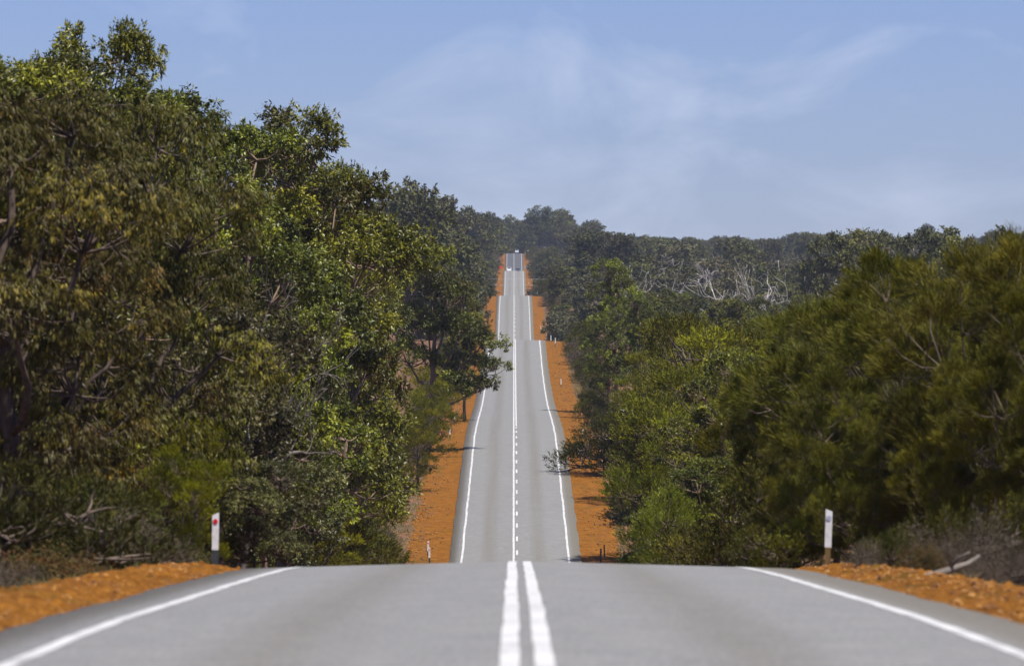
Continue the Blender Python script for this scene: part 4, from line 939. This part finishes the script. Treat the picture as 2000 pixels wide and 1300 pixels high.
tri = lambda m: m.put([(-0.75, -0.02, 2.7), (0.75, -0.02, 2.7), (0, -0.02, 1.4), (-0.75, 0.02, 2.7), (0.75, 0.02, 2.7), (0, 0.02, 1.4)], [(0, 3, 4, 1), (1, 4, 5, 2), (2, 5, 3, 0)], [(0, 1, 2), (5, 4, 3)])
sign('triangle_sign', 1034, 2555, 'white downward pointing triangle sign on the right of the last rise', tri, 'sign_white', 2.3)
sign('road_sign', 1028.5, 2128, 'grey white square sign board right of the road at the fourth crest', lambda m: m.box((0, 0, 1.6), (1.3, 0.03, 1.0)), 'sign_back', 1.9)
sign('road_sign', 1036, 2120, 'white tall sign board right of the grey one at the fourth crest', lambda m: m.box((0, 0, 2.0), (0.8, 0.03, 1.5)), 'sign_white', 2.5)
sign('road_sign', 1038.5, 2085, 'low white sign board just below the fourth crest on the right', lambda m: m.box((0, 0, 0.9), (1.0, 0.03, 0.7)), 'sign_white', 1.1)
sign('marker_post', 1041, 2110, 'slim orange marker post at the fourth crest on the right', lambda m: m.box((0, 0, 0.9), (0.22, 0.05, 1.8)), 'sign_orange', 1.0, False)
sign('road_sign', 1031.5, 2600, 'tiny tilted white sign at the last crest on the right', lambda m: m.box((0, 0, 1.5), (0.6, 0.03, 0.8)), 'sign_white', 1.6)

# ------------------------------------------------------------------ cars
M['glass'] = plain('car_glass', (0.02, 0.025, 0.03), (0.03, 0.035, 0.04), 3, 0.08, 0.8)
M['tyre'] = plain('tyre', (0.02, 0.02, 0.02), (0.03, 0.03, 0.03), 8, 0.85)
M['lamp'] = plain('headlamp', (0.75, 0.76, 0.78), (0.6, 0.6, 0.62), 8, 0.15, 0.8)
M['taillamp'] = plain('taillamp', (0.45, 0.01, 0.01), (0.35, 0.01, 0.01), 8, 0.2, 0.6)
def carpaint(nm, c): return plain(nm, c, tuple(v * 0.95 for v in c), 1.0, 0.28, 0.6)
def car(x, d, label, paint, toward, suv=False):
    o = empty('car', (x, d, float(zr(d)) + float(crossfall(x))), math.pi if not toward else 0.0)   # local -Y is the nose
    h = 0.18 if suv else 0.0
    # stations along the body: y, half width, bottom, top
    st = [(-2.2, 0.70, 0.42, 0.62), (-2.05, 0.82, 0.28, 0.76), (-1.2, 0.89, 0.24, 0.92 + h), (0.0, 0.90, 0.24, 0.98 + h), (1.4, 0.89, 0.26, 1.00 + h), (2.05, 0.83, 0.32, 0.96 + h), (2.2, 0.74, 0.45, 0.80)]
    m = MB(); V = []
    for (y, w, b0, t0) in st: V += [(-w * 0.92, y, b0), (w * 0.92, y, b0), (w, y, (b0 + t0) / 2), (w * 0.9, y, t0), (-w * 0.9, y, t0), (-w, y, (b0 + t0) / 2)]
    q = []; ns = len(st)
    for i in range(ns - 1):
        for k in range(6): q.append((i * 6 + k, i * 6 + (k + 1) % 6, (i + 1) * 6 + (k + 1) % 6, (i + 1) * 6 + k))
    for e in (0, (ns - 1) * 6): q += [(e, e + 1, e + 2, e + 5), (e + 5, e + 2, e + 3, e + 4)]
    m.put(V, q); body = m.build('body', paint, o, False)
    zt = 1.46 + h * 2; zb = 0.95 + h
    m = MB(); yb, yf = (1.9 if suv else 1.5), -1.0
    m.put([(-0.80, yf, zb), (0.80, yf, zb), (0.80, yb, zb), (-0.80, yb, zb), (-0.62, yf + 0.75, zt), (0.62, yf + 0.75, zt), (0.62, yb - 0.45, zt), (-0.62, yb - 0.45, zt)],
          [(0, 3, 2, 1), (4, 5, 6, 7), (0, 1, 5, 4), (1, 2, 6, 5), (2, 3, 7, 6), (3, 0, 4, 7)]); m.build('cabin', paint, o)
    def pane(nm, a, b_, c, e, off):
        m = MB(); P4 = np.array([a, b_, c, e], float); cen = P4.mean(0); P4 = cen + (P4 - cen) * 0.84 + np.array(off); m.put(P4, [(0, 1, 2, 3)]); m.build(nm, M['glass'], o)
    pane('windscreen', (-0.80, yf, zb), (0.80, yf, zb), (0.62, yf + 0.75, zt), (-0.62, yf + 0.75, zt), (0, -0.012, 0.012))
    pane('rear_window', (0.80, yb, zb), (-0.80, yb, zb), (-0.62, yb - 0.45, zt), (0.62, yb - 0.45, zt), (0, 0.012, 0.012))
    for s_ in (-1, 1): pane('side_window', (s_ * 0.80, yf, zb), (s_ * 0.80, yb, zb), (s_ * 0.62, yb - 0.45, zt), (s_ * 0.62, yf + 0.75, zt), (s_ * 0.012, 0, 0.006))
    for s_ in (-1, 1):
        for yw in (-1.35, 1.3):
            m = MB(); m.tube([(s_ * 0.70, yw, 0.32), (s_ * 0.88, yw, 0.32)], 0.32, 16); wl = m.build('wheel', M['tyre'], o)
            m = MB(); m.tube([(s_ * 0.875, yw, 0.32), (s_ * 0.895, yw, 0.32)], 0.19, 12); m.build('rim', M['steel'], wl)
        m = MB(); m.box((s_ * 0.60, -2.13, 0.66), (0.28, 0.14, 0.13)); m.build('headlight', M['lamp'], o)
        m = MB(); m.box((s_ * 0.68, 2.14, 0.82), (0.18, 0.14, 0.16)); m.build('tail_light', M['taillamp'], o)
    return tag(o, label, 'car')
car(px2x(994.5, 2150), 2150, 'white car in the left lane at the fourth crest', carpaint('white_paint', (0.78, 0.78, 0.78)), False, True)
car(px2x(1011.5, 2150), 2150, 'dark blue car coming in the right lane at the fourth crest', carpaint('blue_paint', (0.012, 0.022, 0.06)), True)
car(px2x(1009.5, 2611), 2611, 'white car just coming over the last crest', carpaint('white_paint', (0.42, 0.44, 0.46)), True, True)

# ------------------------------------------------------------------ power line across the valley
for zz, dd, lab in ((8.3, 1560, 'upper'), (7.0, 1560, 'lower')):
    xx = np.linspace(-55, 75, 41)
    z0 = EYE + (HOR - (545 if lab == 'upper' else 557)) * dd / FPX
    zc = z0 + 1.6 * ((xx - 10) / 65) ** 2 - 0.05
    m = MB(); m.tube(np.stack([xx, np.full(41, dd), zc], 1), 0.022, 5); wo = m.build('power_wire', M['steel'])
    tag(wo, f'{lab} thin power wire crossing the road before the fourth crest', 'wire')
for xx in (-55.0, 75.0):
    gz = float(ground_z(xx, 1560)); o = empty('power_pole', (xx, 1560, gz))
    hp = EYE + (HOR - 545) * 1560 / FPX + 1.6 - gz
    m = MB(); m.tube([(0, 0.2, -0.5), (0, 0.2, hp + 0.4)], [0.17, 0.12], 8); m.build('pole', M['grey_wood'], o)
    m = MB(); m.box((0, 0.1, hp - 0.1), (1.8, 0.1, 0.12)); m.build('crossarm', M['grey_wood'], o)
    tag(o, 'wooden power pole standing in the trees on the %s' % ('left' if xx < 0 else 'right'), 'power pole')

# ------------------------------------------------------------------ air
hm, t, n, l = new_mat('haze')
v = n('ShaderNodeVolumePrincipled'); v.inputs['Density'].default_value = 0.000042; v.inputs['Color'].default_value = (0.72, 0.82, 1.0, 1); v.inputs['Anisotropy'].default_value = 0.1
o = n('ShaderNodeOutputMaterial'); l(v.outputs[0], o.inputs['Volume'])
mb = MB(); mb.box((0, 4300, 12), (4600, 9700, 130)); tag(mb.build('haze', hm), 'thin blue summer haze over the hills', 'haze', kind='stuff')
